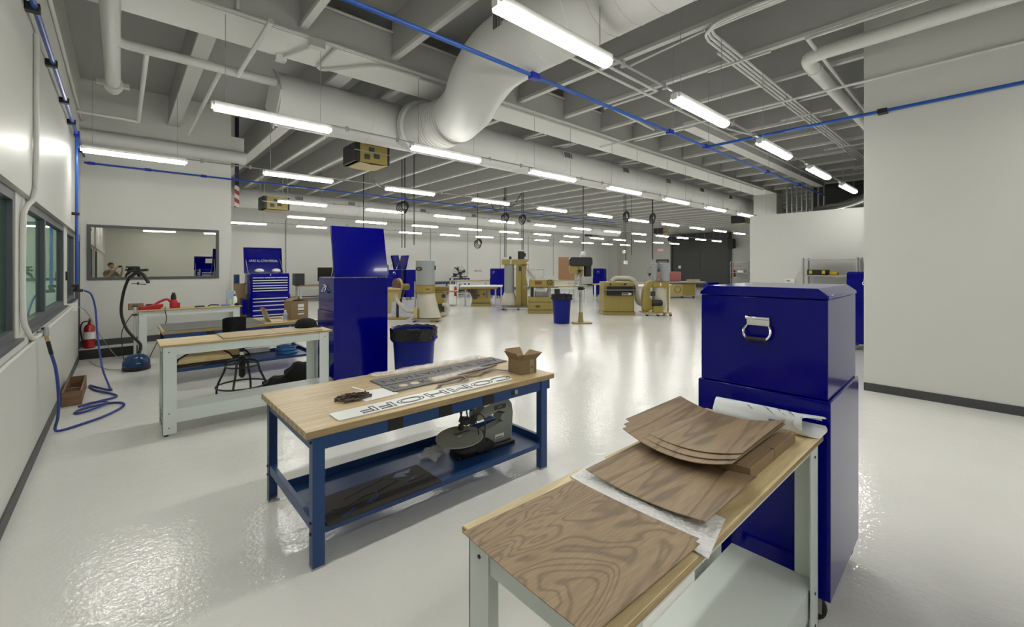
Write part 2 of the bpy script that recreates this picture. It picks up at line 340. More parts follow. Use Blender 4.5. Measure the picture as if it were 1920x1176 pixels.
for ri, (Y, x0_, n0, n) in enumerate(rows):
    for k in range(n):
        x = x0_ + 2.37*k + .61
        lab = f'white linear light, {ORD[k]} from the left in the {seen[ri-2]}' if ri > 1 else f'white linear light in the rows behind the photographer, far one mirrored, near one added'
        if first: o = lt; lt.location = (x, Y, ZL); lt['label'] = lab; first = False
        else: o = dup(lt, (x, Y, ZL), 0, lab)
        o['group'] = 'linear ceiling lights' if ri > 1 else 'linear lights behind the photographer'
    if ri == 2: dup(lt, (x0_-2.37+.61, Y, ZL), 0, 'white linear light added unseen above the photographer to brighten the foreground', 'linear lights behind the photographer')  # unseen extra fixture, added because the near floor was too dark
    e = x0_ + 2.37*(n-1) + 1.3
    if ri > 1:
        t = MB().tube([(x0_+1.22, Y, ZL+.06), (e, Y, ZL+.06)], .012, 6).build('light_conduit', M['galv'])
        for k in range(n-1):
            for d in (.22, .93): MB().cyl((x0_+1.22+2.37*k+d, Y, ZL+.03), (x0_+1.22+2.37*k+d, Y, ZL+.09), .022, n=8).build('coupling', M['galv'], t)
        tag(t, f'thin grey conduit linking the lights of the {seen[ri-2]}', 'conduit')
# ================================================================ tool chests
def chest(label, loc, rz, wd, dp, lid_open, handle_sides=(1,), drawers=True, face='blue', chamfer=False, group='blue tool chests', back=.012):
    """rolling cabinet with a top chest; front is local -Y, origin at floor centre"""
    t = T('tool_chest', label, 'tool chest', loc, rz, group)
    hx, hy = wd/2, dp/2
    B(-hx, -hy, .125, hx, hy, 1.035).build('cabinet_body', M[face], t, .004)
    B(-hx+.012, -hy+.012, 1.037, hx-.012, hy-back, 1.497).build('top_chest', M[face], t, .004)
    if back < .01: B(-hx, hy, .125, hx, hy+.004, 1.49).build('back_panel', M[face], t)
    if not lid_open:
        pr = [(-hy+.008, 1.499), (hy-.008, 1.499), (hy-.008, 1.515), (hy-.05, 1.548), (-hy+.05, 1.548), (-hy+.008, 1.515)]
        MB().prism(pr, -hx+.006, hx-.006, 'x').build('lid', M[face], t, .003)
    else:
        l = MB(); c = Matrix.Rotation(lid_open, 3, 'X')
        bw = wd-.012
        for cx, cy, cz, sx, sy, sz in ((0, -dp/2, .043, bw, dp-.01, .012), (0, -dp+.008, .02, bw, .012, .05), (0, -.008, .02, bw, .012, .05), (-bw/2+.006, -dp/2, .02, .012, dp-.01, .05), (bw/2-.006, -dp/2, .02, .012, dp-.01, .05)):
            p = c @ Vector((cx, cy, cz)); l.cbox((p.x, p.y+hy-.008, p.z+1.5), (sx, sy, sz), c)
        lo = l.build('lid', M[face], t, .003)
        for s in (-1, 1):
            a = c @ Vector((s*(bw/2-.04), -dp*.55, .02)); MB().cyl((s*(bw/2-.04), hy-.25, 1.45), (a.x, a.y+hy, a.z+1.5), .008, n=8).build('gas_strut', M['chrome'], t)
    for s in handle_sides:
        h = MB(); x = s*(hx-.012)
        h.cbox((x+s*.006, 0, 1.375), (.014, .105, .045)); h.cbox((x+s*.012, 0, 1.392), (.03, .112, .014))
        h.tube(spline([(x+s*.012, -.05, 1.355), (x+s*.03, -.062, 1.325), (x+s*.04, -.045, 1.292), (x+s*.042, 0, 1.286), (x+s*.04, .045, 1.292), (x+s*.03, .062, 1.325), (x+s*.012, .05, 1.355)], 5), .007, 8)
        ho = h.build('side_handle', M['chrome'], t, .003)
        MB().cyl((x+s*.04, -.045, 1.288), (x+s*.04, .045, 1.288), .013, n=12).build('grip', M['black'], ho)
    if drawers:
        yf = -hy
        rowsU = [(1.41, .055, 3), (1.35, .045, 1), (1.295, .045, 1), (1.235, .05, 1), (1.18, .045, 1), (1.125, .045, 1)]
        rowsL = [(.955, .06, 1), (.885, .06, 1), (.80, .07, 1), (.70, .08, 1), (.59, .09, 1), (.46, .11, 1), (.29, .14, 1)]
        for z, h, n in rowsU + rowsL:
            u = wd-.10
            for i in range(n):
                a = -u/2 + u*i/n + .004; b_ = -u/2 + u*(i+1)/n - .004; yy = yf + (.012 if z > 1.05 else 0)
                d = B(a, yy-.006, z-h+.008, b_, yy+.002, z).build('drawer', M[face], t, .002)
                B(a, yy-.02, z-.016, b_, yy-.004, z+.004).build('drawer_pull', M['alu'], d, .003)
        MB().cyl((0, yf+.014, 1.465), (0, yf+.002, 1.465), .012, n=12).build('lock', M['chrome'], t)
    for sx in (-1, 1):
        for sy in (-1, 1):
            c = MB().cyl((sx*(hx-.035)-.016, sy*(hy-.08), .062), (sx*(hx-.035)+.016, sy*(hy-.08), .062), .061, n=20)
            co_ = c.build('caster', M['rubber'], t, .008)
            MB().cyl((sx*(hx-.035)-.019, sy*(hy-.08), .062), (sx*(hx-.035)+.019, sy*(hy-.08), .062), .036, n=16).cbox((sx*(hx-.035)-.024, sy*(hy-.08)+.02, .09), (.004, .05, .08)).cbox((sx*(hx-.035)+.024, sy*(hy-.08)+.02, .09), (.004, .05, .08)).build('wheel_hub', M['galv'], co_)
    return t
M['alu'] = mat('drawer pull aluminium', (.62,.62,.66), .35, .5)
c1 = chest('closed glossy blue tool chest at the end of the plywood bench, chrome side handle', (2.73, .815, 0), PI+math.radians(1.5), .70, .60, 0, (1,))
c2 = chest('tall blue tool chest with raised lid, seen from its plain back beside the blue bin', (2.52, 6.30, 0), PI-math.radians(2), .76, .72, math.radians(-77), (1,), back=.001)
c3 = chest('blue tool chest with raised lid and pale drawer pulls, beside the mirror window wall', (2.47, 11.05, 0), math.radians(0), .80, .60, math.radians(-100), (-1,))
text('lid_lettering', 'ARRE AL-CTRNVERSAL', .075, M['galv'], c3, (0, .33, 1.78), (math.radians(80), 0, 0), .001, .78)
for x in (-.16, .18):
    MB().ell((0, 0, 0), (.10, .08, .05), 12, 8).build('x', M['wht'])
    o = bpy.data.objects['x']; o.name = 'rag'; o.location = (2.47+x-.02, 10.95, 1.555); o.rotation_euler.z = x*3
    tag(o, 'white rag bundle on the open chest, ' + ('left' if x < 0 else 'right') + ' of the two', 'rag', 'white rags in the chest')
pp = B(-.14, -.001, -.1, .14, .001, .1).build('paper_sheet', M['label'], loc=(2.90, -.715, 1.90), rot=(math.radians(-10), 0, 0)); tag(pp, 'paper leaflet stuck inside the raised lid seen in the mirror window', 'paper')
c5 = chest('blue tool chest with raised lid behind the closed one, seen only in the mirror window', (2.72, -.46, 0), PI, .74, .6, math.radians(-80), (1,))
c4 = chest('blue tool chest beside the tall right wall, chrome handle facing left', (11.15, 1.72, 0), .04, .70, .66, 0, (-1,), False)

# ================================================================ workbenches
def lleg(x, y, sx, sy, h, m, t, w=.11, d=.09):
    """angle-iron leg, corner at (x,y), flanges running toward sx, sy"""
    b = MB(); th = .004
    b.box(min(x, x+sx*w), min(y, y+sy*th), .02, max(x, x+sx*w), max(y, y+sy*th), h)
    b.box(min(x, x+sx*th), min(y, y+sy*d), .02, max(x, x+sx*th), max(y, y+sy*d), h)
    o = b.build('leg', m, t)
    MB().cyl((x+sx*.03, y+sy*.03, 0), (x+sx*.03, y+sy*.03, .02), .018, n=10).build('foot', M['rubber'], o)
    bt = MB()
    for z in (.08, .22, h-.05): bt.cyl((x+sx*.05, y-sy*.003, z), (x+sx*.05, y+sy*.001, z), .006, n=8).cyl((x-sx*.003, y+sy*.05, z), (x+sx*.001, y+sy*.05, z), .006, n=8)
    bt.build('bolt', M['dark'], o)
def white_bench(label, x0, x1, y0, y1, z=.89, shelf=True, top='ply', rail=.085):
    t = T('white_workbench', label, 'workbench', (x0, y0, 0), 0, 'white steel workbenches'); L, D = x1-x0, y1-y0
    tp = B(-.005, -.01, z-.022, L+.03, D+.005, z).build('plywood_top', M[top], t, .002)
    B(-.006, -.0115, z-.020, L+.031, -.0095, z-.003).box(-.0065, -.01, z-.020, -.0045, D+.005, z-.003).build('ply_edge', M['edge'], tp)
    h = z-.023; w = M['benchw']
    lleg(.015, .0, 1, 1, h, w, t); lleg(L-.005, .0, -1, 1, h, w, t); lleg(.015, D, 1, -1, h, w, t); lleg(L-.005, D, -1, -1, h, w, t)
    for nm, b in (('front_rail', (.02, .006, h-rail, L-.01, .04, h)), ('back_rail', (.02, D-.04, h-.085, L-.01, D-.006, h)), ('side_rail', (.02, .05, h-.085, .05, D-.05, h)), ('side_rail', (L-.04, .05, h-.085, L-.01, D-.05, h))): B(*b).build(nm, w, t, .002)
    if shelf: MB().box(.02, .012, .235, L-.01, D*.72, .25).box(.02, .012, .12, L-.01, .016, .235).box(.02, D*.72-.004, .19, L-.01, D*.72, .235).build('lower_shelf', w, t)
    return t
white_bench('white steel bench with plywood top in the foreground, under the walnut veneer sheets', .752, 2.314, .535, 1.045, rail=.03)
white_bench('white steel bench with fibreboard sheets, in front of the black stool', .285, 1.87, 5.37, 5.86)
white_bench('white steel bench along the mirror window wall, red heat gun on its end', .215, 1.735, 9.85, 10.35, .89, False)
def blue_bench(label, x0, x1, y0, y1, z=.76, rz=0):
    t = T('blue_workbench', label, 'workbench', (x0, y0, 0), rz, 'blue steel workbenches'); L, D = x1-x0, y1-y0; w = M['bench']
    B(0, 0, z-.04, L, D, z).build('butcher_block_top', M['butcher'], t, .003)
    h = z-.041; s = .065
    for x in (.035, L-.035-s-.05):
        for y in (.0, D-s-.0):
            lg = MB().box(x, y+.01, .012, x+.006, y+s-.004, h).box(x, y+(.003 if y < .1 else s-.009), .012, x+s, y+(.009 if y < .1 else s-.003), h)
            lo = lg.build('leg', w, t)
            B(x-.002, y+.004, 0, x+s+.002, y+s-.004, .012).build('foot', M['galv'], lo)
            bt = MB()
            for zz in (.19, .25, h-.03): bt.cyl((x-.008, y+s*.5, zz), (x+.001, y+s*.5, zz), .009, n=8)
            bt.build('bolt', M['black'], lo)
    x0_, x1_ = .035, L-.035-.05
    fr = MB().box(x0_+.008, .011, h-.075, x1_+.04, .034, h).build('front_rail', w, t)
    for f in (.24, .44, .64):
        a = x0_+(x1_-x0_)*f; B(a, .0075, h-.074, a+.10, .0115, h-.001).build('drawer_slot', M['black'], fr)
    a = x0_+(x1_-x0_)*.79; B(a, .008, h-.05, a+.028, .0115, h-.02).build('outlet_black', M['black'], fr); B(a+.036, .008, h-.05, a+.062, .0115, h-.02).build('outlet_plate', M['galv'], fr)
    B(x0_+.008, D-.034, h-.075, x1_+.04, D-.011, h).build('back_rail', w, t)
    for x in (x0_+.004, x1_-.045): B(x, s, .20, x+.03, D-s, .262).build('stretcher', w, t, .002); B(x, .03, h-.075, x+.03, D-.03, h).build('side_rail', w, t)
    MB().box(x0_+.02, .02, .205, x1_-.02, D*.62, .213).box(x0_+.02, .015, .178, x1_-.02, .021, .213).box(x0_+.02, D*.62-.006, .205, x1_-.02, D*.62, .262).build('lower_shelf', w, t)
    return t
blue_bench('blue steel workbench with butcher block top in the centre, carrying stencil boards', .737, 2.69, 2.47, 3.46)
blue_bench('blue steel workbench with grey mat, in front of the long white wall bench', .42, 2.47, 7.6, 8.62)

# ================================================================ on the foreground bench
def veneer(label, x0, y0, x1, y1, z, lift, th=.0025, m='walnut', rz=0, curl=None, group='walnut veneer sheets'):
    cx, cy = (x0+x1)/2, (y0+y1)/2; w, d = x1-x0, y1-y0
    def fn(u, v):
        k = curl(u, v) if curl else (2*u-1)**2
        return ((u-.5)*w, (v-.5)*d, lift*k)
    o = MB().sheet(fn, 16, 16, th).build('veneer_sheet', M[m], None, loc=(cx, cy, z+th), rz=rz, angle=60); return tag(o, label, 'wood sheet', group)
zt = .89
def bub(u, v): return ((1-v)*(1.13+.215*u)+v*(1.205+.215*u)-1.265, (1-v)*(.50+.045*u)+v*(1.03+.015*u)-.775, .0045+.0018*sn(9*u+3*v)*sn(7*v)+.0015*sn(23*u)*sn(19*v))
o = MB().sheet(bub, 24, 24, .003).build('bubble_wrap', M['bubble'], None, loc=(1.265, .775, zt+.0015), rz=0, angle=60); tag(o, 'sheet of bubble wrap between the two nearest walnut sheets', 'bubble wrap')
veneer('walnut veneer sheet peeking out under the nearest figured sheet',   .735, .548, 1.178, .985, zt+.0095, .014, .002, 'walnut2', -.005, lambda u, v: .25*(2*v-1)**2+.5*max(0, u-.7))
veneer('nearest walnut veneer sheet, strongly figured, hanging over the bench end',   .700, .535, 1.150, .985, zt+.016, .018, .0025, 'walnut', -.03, lambda u, v: .3*(2*v-1)**2+(.5*max(0, u-.8)))
veneer('middle walnut veneer sheet lying alone on the bubble wrap', 1.238, .555, 1.635, .985, zt+.016, .022, .0025, 'walnut2', .0, lambda u, v: (2*v-1)**2*.8)
cb = T('flat_carton', 'flat cardboard carton under the stacked walnut sheets', 'box', (1.92, .70, zt), .0)
B(-.26, -.115, 0, .255, .30, .045).build('carton_body', M['card'], cb, .003)
B(-.255, -.10, .0452, .25, .0, .047).build('flap', M['card'], cb, .001); B(-.02, -.1155, .001, -.018, -.0, .0475).build('seam', M['dark'], cb)
for i, (x0, y0, x1, y1, dz, r) in enumerate([(1.535, .60, 2.09, 1.03, 0, .0), (1.575, .602, 2.10, 1.05, .0028, .005), (1.625, .606, 2.12, 1.075, .0056, .015)]):
    veneer(['lowest walnut sheet of the stack on the flat carton', 'middle walnut sheet of the stack on the flat carton', 'top walnut sheet of the stack, by the blue chest'][i], x0, y0, x1, y1, zt+.048+dz*1.5, .045, .0025, 'walnut2', r, lambda u, v: (2*v-1)**2)
# rolled printed plastic
rl = T('plastic_roll', 'rolled white printed plastic sleeve behind the walnut stack, at the bench end', 'plastic roll', (2.262, .73, zt+.004), .14)
def rollf(u, v):
    a = 2*PI*u*.94+.25; r = .046+.006*sn(3*a+v*4); return (r*1.15*cs(a)+.006*sn(5*v), (v-.5)*.44+(.10*max(0,-cs(a))+.012*sn(3*a))*max(0,1-v*6), .05+r*sn(a))
MB().sheet(rollf, 30, 12, .0015).build('sleeve', mat('printed sleeve white', (.72,.75,.77), .35), rl, angle=60)
for i, (y, z, w) in enumerate([(-.05, .097, .05), (-.10, .099, .035), (-.14, .098, .055), (.03, .098, .03)]):
    text('print', ['IIIIIIII', 'III II', 'II IIII I', 'EF'][i], .03, M['dark'], rl, (-.030, y+.03, .0925), (0, -.62, PI/2), .0004)
B(-.0575, -.06, .035, -.056, -.02, .06).build('blue_print', M['bluelt'], rl)
# ================================================================ on the centre bench
zc = .76
def board(name, label, pts, z, th, m, cat, group=None):
    cx = sum(p[0] for p in pts)/len(pts); cy = sum(p[1] for p in pts)/len(pts)
    o = MB().prism([(a-cx, b-cy) for a, b in pts], 0, th).build(name, M[m], None, loc=(cx, cy, z)); return tag(o, label, cat, group)
wb = T('stencil_board', 'white stencil board lettered COMHOFF along the front edge of the centre bench', 'stencil', (1.62, 2.62, zc+.001), math.radians(.9))
MB().prism(rrect(-.69, -.085, .68, .075, .02), 0, .006).build('board', M['white'], wb)
t_ = text('lettering', 'COMHOFF', .135, M['slot'], wb, (.085, -.010, .0062), (0, 0, PI), 0, 1.92, .0021)
gb = T('stencil_board', 'long dark grey stencil board with ART IN AVIATION cut through it', 'stencil', (2.065, 3.16, zc+.001), math.radians(2.2))
B(-.625, -.115, 0, .625, .115, .008).build('board', M['stencil'], gb); text('lettering', 'ART IN AVIATION', .12, M['slot'], gb, (0, .0, .0085), (0, 0, PI), .0003, 1.22)
sb = T('stencil_board', 'short dark grey stencil board lettered LOOK beside the long one', 'stencil', (1.612, 2.945, zc+.001), math.radians(2))
B(-.18, -.093, 0, .18, .095, .008).build('board', M['stencil'], sb)
text('lettering', 'L', .10, M['slot'], sb, (-.125, 0, .0085), (0, 0, 0), .0003, 1); text('lettering', 'K', .12, M['slot'], sb, (.125, 0, .0085), (0, 0, 0), .0003, 1)
for i, x in enumerate((-.05, .045)): MB().cyl((x, 0, .0081), (x, 0, .0088), .034, n=24).build('letter_hole', M['butcher'], sb)
board('white_sheet', 'blank white panel under the pile of pegs on the centre bench', [(1.20, 3.03), (1.45, 3.0), (1.45, 2.80), (1.20, 2.78)], zc+.0008, .002, 'wht', 'panel')
# peg pile: dark short pegs
pg = B(-.05, -.0045, -.0045, .05, .0045, .0045); first = True; r2 = random.Random(3)
for i in range(60):
    a = r2.uniform(-.6, .7); rr = r2.random()**.6; q = r2.uniform(0, 2*PI); x = 1.165+.085*rr*cs(q); y = 2.90+.075*rr*sn(q); z = zc+.006+.036*(1-rr)*r2.random()+.004
    if first: po = pg.build('wood_peg', mat('dark peg', (.075,.052,.04), .6)); first = False; p = po
    else: p = po.copy(); COL.objects.link(p)
    p.location = (x, y, z); p.rotation_euler = (r2.uniform(-.3, .3), r2.uniform(-.12, .12), a); p['label'] = 'dark brown wooden peg in the heap beside the white panel'; p['category'] = 'peg'; p['group'] = 'pegs heaped on the centre bench'
o = B(-.045, -.008, 0, .045, .008, .005).build('white_strip', M['wht'], None, loc=(1.195, 2.905, zc+.058), rot=(0, .15, -1.0)); tag(o, 'small white strip lying on top of the peg heap', 'strip')
# thin curved offcuts
cur = [[(1.68,2.70),(1.80,2.79),(1.95,2.80),(2.08,2.85)], [(1.68,2.88),(1.85,2.86),(2.0,2.88),(2.17,2.80)], [(2.05,2.92),(2.2,2.93),(2.38,2.95),(2.50,2.99)], [(2.16,2.80),(2.25,2.86),(2.36,2.85),(2.43,2.72)], [(1.73,2.74),(1.85,2.72),(1.98,2.72),(2.02,2.83)], [(2.0,2.88),(2.16,2.92),(2.3,2.93),(2.47,2.96)]]
for i, c in enumerate(cur):
    pts = [(x, y, zc+.006+.004*i) for x, y in c]; w = .018 if i % 2 else .012
    sp = spline(pts, 8); b = MB(); vs = []
    for k, p in enumerate(sp):
        a = sp[max(0, k-1)]; q = sp[min(len(sp)-1, k+1)]; d = (q-a).normalized(); nrm = Vector((-d.y, d.x, 0))*w*(sn(PI*(k+.6)/len(sp))*.8+.35)
        vs += [p+nrm, p-nrm, p-nrm-Vector((0,0,.004)), p+nrm-Vector((0,0,.004))]
    fs = []
    for k in range(len(sp)-1):
        for e in range(4): fs.append((k*4+e, k*4+(e+1) % 4, k*4+4+(e+1) % 4, k*4+4+e))
    fs += [(3,2,1,0), tuple(len(vs)-4+e for e in range(4))]
    o = b.add(vs, fs).build('wood_offcut', mat('grey brown offcut', (.16,.125,.115), .6) if i == 0 else bpy.data.materials['grey brown offcut']); tag(o, 'thin curved grey-brown wood offcut between the stencil boards', 'wood offcut', 'curved offcuts on the centre bench')
def film(label, x0, y0, x1, y1, rz, s):
    def fn(u, v): return ((u-.5)*(x1-x0), (v-.5)*(y1-y0), .004+.009*abs(sn(11*u+s)*sn(8*v+s*2))+.007*abs(sn(29*u+5*v+s)))
    o = MB().sheet(fn, 40, 10, .0015).build('plastic_film', M['film'], None, loc=((x0+x1)/2, (y0+y1)/2, zc+.006), rz=rz, angle=70); return tag(o, label, 'plastic film')
film('strip of clear bubble film along the back edge of the centre bench', 1.50, 3.28, 2.62, 3.43, .015, 1)
film('clear bubble film between the grey stencil and the curved offcuts', 1.80, 2.90, 2.35, 3.02, .06, 2)
def carton(label, loc, rz, w, d, h, flaps, tape=True):
    t = T('cardboard_box', label, 'box', loc, rz); a, b, th = w/2, d/2, .004
    MB().box(-a, -b, 0, a, -b+th, h).box(-a, b-th, 0, a, b, h).box(-a, -b+th, 0, -a+th, b-th, h).box(a-th, -b+th, 0, a, b-th, h).box(-a+th, -b+th, 0, a-th, b-th, th).build('carton_body', M['card'], t)
    for nm, ang, s in flaps:
        m = MB(); L = d/2*.95 if nm in 'fb' else w/2*.95
        rot = Matrix.Rotation(ang, 3, 'X' if nm in 'fb' else 'Y')
        if nm in 'fb': c = rot @ Vector((0, s*L/2, 0)); m.cbox((c.x, c.y+s*b, c.z+h), (w-.004, L, .003), rot)
        else: c = rot @ Vector((s*L/2, 0, 0)); m.cbox((c.x+s*a, c.y, c.z+h), (L, d-.004, .003), rot)
        m.build('flap', M['card'], t)
    return t
bx = carton('small open cardboard box at the right end of the centre bench', (2.525, 2.685, zc), math.radians(-6), .165, .175, .118, [('f', -.75, -1), ('b', .9, 1), ('l', .95, -1), ('r', -.6, 1)])
B(.012, -.0885, .001, .055, -.0878, .117).build('tape', mat('parcel tape', (.36,.28,.17), .4), bx)
text('arrow_print', '^', .06, M['dark'], bx, (.034, -.0888, .045), (PI/2, 0, 0), .0003)
# scroll saw on the lower shelf
zs = .214
ss = T('scroll_saw', 'grey scroll saw with tilted oval table on the lower shelf of the centre bench', 'scroll saw', (2.06, 2.72, zs), math.radians(-2)); ss.scale = (1, 1, .9)
MB().prism([(-.20,0),(-.19,.05),(-.12,.08),(.04,.09),(.10,.04),(.345,.03),(.345,0)], -.075, .075, 'y').build('base', M['black'], ss, .01)
arm = [(.02,.04),(.06,.17),(.20,.20),(.255,.215),(.255,.285),(.20,.31),(.02,.265),(-.01,.265),(-.015,.31),(.04,.37),(.09,.40),(.15,.415),(.18,.40),(.21,.405),(.25,.415),(.30,.40),(.335,.35),(.35,.27),(.345,.2),(.335,.03),(.04,.03)]
ao = MB().prism(arm, -.04, .04, 'y').build('arm_body', M['sawg'], ss, .008)
B(.03,-.042,.355,.0,.042,.36) if 0 else None
MB().prism([(.05,.385),(.075,.397),(.13,.405),(.135,.395),(.10,.383),(.06,.372)], -.0415, .0415, 'y').build('handle_slot', M['wht'], ao)
B(.15, -.0412, .325, .27, -.0405, .365).build('badge', M['dark'], ao); text('badge_lettering', 'IIIIIIII', .022, M['galv'], ao, (.21, -.0415, .345), (PI/2, -.14, 0), .0003)
B(.16, -.0412, .07, .25, -.0405, .105).build('rating_label', M['label'], ao); B(.165, -.0415, .075, .24, -.041, .083).build('rating_bar', M['dark'], ao)
MB().cyl((.245,-.05,.25), (.245,.05,.25), .035, n=20).build('arm_pivot', M['sawg'], ss)
tb = Matrix.Rotation(math.radians(6), 3, 'X'); m_ = MB().lathe([(.0001,0),(.165,0),(.17,.006),(.165,.014),(.0001,.014)], (0,0,0), 40, 'z', 1.15, .82)
to = m_.build('saw_table', M['sawg'], ss, .003, loc=(-.16, -.02, .165), rot=(math.radians(14), 0, 0)); B(-.02,-.004,.0141,.02,.004,.0148).build('table_insert', M['wht'], to)
hd = MB().cbox((-.075,0,.285), (.13,.05,.05), Matrix.Rotation(.3,3,'Y')).cyl((-.135,0,.215),(-.135,0,.36),.008,n=8).cyl((-.075,0,.29),(-.085,0,.37),.006,n=8).cyl((-.135,0,.355),(-.135,0,.375),.012,n=8).cyl((-.10,-.03,.28),(-.10,.03,.28),.028,n=12).cbox((-.13,0,.20),(.13,.02,.01)).cbox((-.135,0,.24),(.03,.03,.05))
hd.build('blade_head', M['black'], ss, .003)
MB().cyl((-.03,-.12,.09),(-.03,.05,.09),.055,n=20).cyl((.06,-.10,.06),(.06,-.03,.06),.05,n=20).ell((-.12,-.03,.075),(.11,.10,.075)).build('motor', M['black'], ss, .004)
MB().tube(spline([(-.10,-.03,.30),(-.03,-.06,.345),(.03,-.07,.30),(.035,-.075,.2),(.02,-.08,.1),(-.01,-.07,.12),(-.03,-.065,.25),(-.06,-.05,.33)], 6), .0045, 6).build('cord', M['cable'], ss)
# stencil offcut sheet on the shelf and a plastic bag
dk = T('cut_sheet', 'dark cut-out panel lying on the lower shelf of the centre bench', 'panel', (1.22, 2.635, .2145), math.radians(1))
B(-.37, -.165, 0, .375, .165, .006).build('panel', mat('dark panel', (.022,.019,.016), .6), dk)
cut = [[(-.30,-.02),(-.22,-.05),(-.1,.0),(.0,.0),(.06,.02)], [(-.30,-.13),(-.2,-.07),(-.13,-.05)], [(-.2,.05),(.1,.13),(.16,.04),(-.02,-.02)], [(.2,-.02),(.28,-.03),(.34,.0)], [(-.08,-.09),(.0,.0),(.16,.04)]]
for c in cut: MB().tube([(x, y, .0062) for x, y in c], .0025, 5).build('cut_line', M['slot'], dk)
for p in ([(.15,.1),(.2,.14),(.27,.13),(.31,.14),(.27,.09),(.23,.09),(.24,.05),(.2,.07)], [(-.12,-.08),(-.03,-.03),(.0,.03),(-.02,-.05),(-.08,-.1)], [(-.31,-.13),(-.2,-.08),(-.17,-.09),(-.26,-.13)], [(.17,.0),(.25,.0),(.29,.03),(.24,.01)]):
    MB().prism(p, .0061, .0067).build('cut_opening', M['bench'], dk)
def bagf(u, v): return ((u-.5)*.26, (v-.5)*.16, .012+.035*abs(sn(5*u+2*v))*abs(sn(4*v+u*3))+.01*sn(17*u))
o = MB().sheet(bagf, 18, 14, .0015).build('plastic_bag', M['film'], None, loc=(1.78, 2.86, .218), rz=.5, angle=70); tag(o, 'crumpled clear plastic bag on the lower shelf beside the scroll saw', 'plastic bag')

# ================================================================ on and under the second white bench
zw = .89
for i, (x0, x1, lab) in enumerate([(.80, 1.325, 'left fibreboard sheet lying on the second white bench'), (1.33, 1.80, 'right fibreboard sheet on the second white bench, under the black cap')]):
    o = B(x0, 5.40, zw+.001, x1, 5.84, zw+.014).build('fibreboard_sheet', M['mdf'], None, .002); tag(o, lab, 'wood sheet')
M['felt'] = mat('black felt', (.006,.006,.006), .9); cp = T('work_hat', 'black cap resting on the right end of the second white bench', 'cap', (1.70, 5.70, zw+.0145), .1)
MB().lathe([(.125,0),(.128,.03),(.12,.06),(.095,.09),(.05,.108),(.0001,.112)], (0,0,0), 24, 'z', 1, .85).build('crown', M['felt'], cp)
MB().sheet(lambda u, v: (.10+.10*u-.06*(2*v-1)**2, (v-.5)*.19*(1-.2*u), .02-.018*u), 8, 8, .004).build('visor', M['felt'], cp)
st = T('workshop_stool', 'black round workshop stool with backrest behind the second white bench', 'stool', (1.12, 6.25, 0), .27)
MB().lathe([(.0001,.0),(.16,0),(.175,.015),(.175,.045),(.15,.06),(.0001,.062)], (0,0,.66), 28).build('seat', M['black'], st)
MB().cyl((0,0,.28),(0,0,.66),.022,n=14).cyl((0,0,.30),(0,0,.54),.036,n=14).cyl((0,0,.6),(0,0,.64),.03,n=12).build('post', M['black'], st); MB().cyl((0,0,.56),(0,0,.60),.0245,n=14).build('piston', M['chrome'], st)
for k in range(4):
    a = PI/4+k*PI/2; MB().tube(spline([(.03*cs(a),.03*sn(a),.5), (.15*cs(a),.15*sn(a),.485), (.185*cs(a),.185*sn(a),.42), (.20*cs(a),.20*sn(a),.36), (.275*cs(a),.275*sn(a),.18), (.285*cs(a),.285*sn(a),0)], 4), .013, 8).build('leg', M['black'], st)
MB().tube(ring((0,0,.19),.275,36),.011,8,True).build('foot_ring', M['black'], st); MB().tube(ring((0,0,.43),.18,30),.010,8,True).build('upper_ring', M['black'], st)
MB().tube(spline([(0,.05,.655),(0,.22,.66),(0,.26,.74),(0,.25,.88)],5),.014,8).build('back_stem', M['black'], st)
MB().sheet(lambda u, v: ((u-.5)*.28, .25-.06*(2*u-1)**2, .84+.17*v-.012*(2*u-1)**4), 14, 8, .01).build('backrest', M['black'], st, .0)
bg = T('backpack', 'black backpack slumped on the floor under the second white bench', 'backpack', (1.75, 6.27, 0), -.15)
def lump(c, r, s, amp=.12, n=18):
    b = MB().ell(c, r, n, 12); rr = random.Random(s); ph = [rr.uniform(0, 6) for _ in range(6)]
    for i, p in enumerate(b.v):
        d = Vector(p)-Vector(c); k = 1+amp*(sn(9*d.x/r[0]+ph[0])*sn(5*d.z/r[2]+ph[1])+.5*sn(13*d.y/r[1]+ph[2])*sn(8*d.x/r[0]+ph[3]))
        q = Vector(c)+d*k; q.z = max(q.z, .002); b.v[i] = tuple(q)
    return b
lump((.09,0,.185), (.27,.18,.185), 4).build('main_pouch', M['felt'], bg); lump((-.21,-.03,.11), (.20,.16,.115), 5).build('front_pocket', M['felt'], bg)
MB().tube(spline([(-.1,-.05,.24),(-.2,-.1,.2),(-.26,-.12,.1),(-.2,-.14,.03)],6),.012,6).build('strap', M['rubber'], bg)
B(-.12,-.14,.10,-.085,-.136,.125).build('logo_patch', M['galv'], bg)
MB().tube(spline([(-.12,-.02,.22),(-.05,-.06,.235),(0,-.1,.2)],5),.008,6).build('red_trim', mat('dark red trim', (.06,.008,.008), .6), bg)
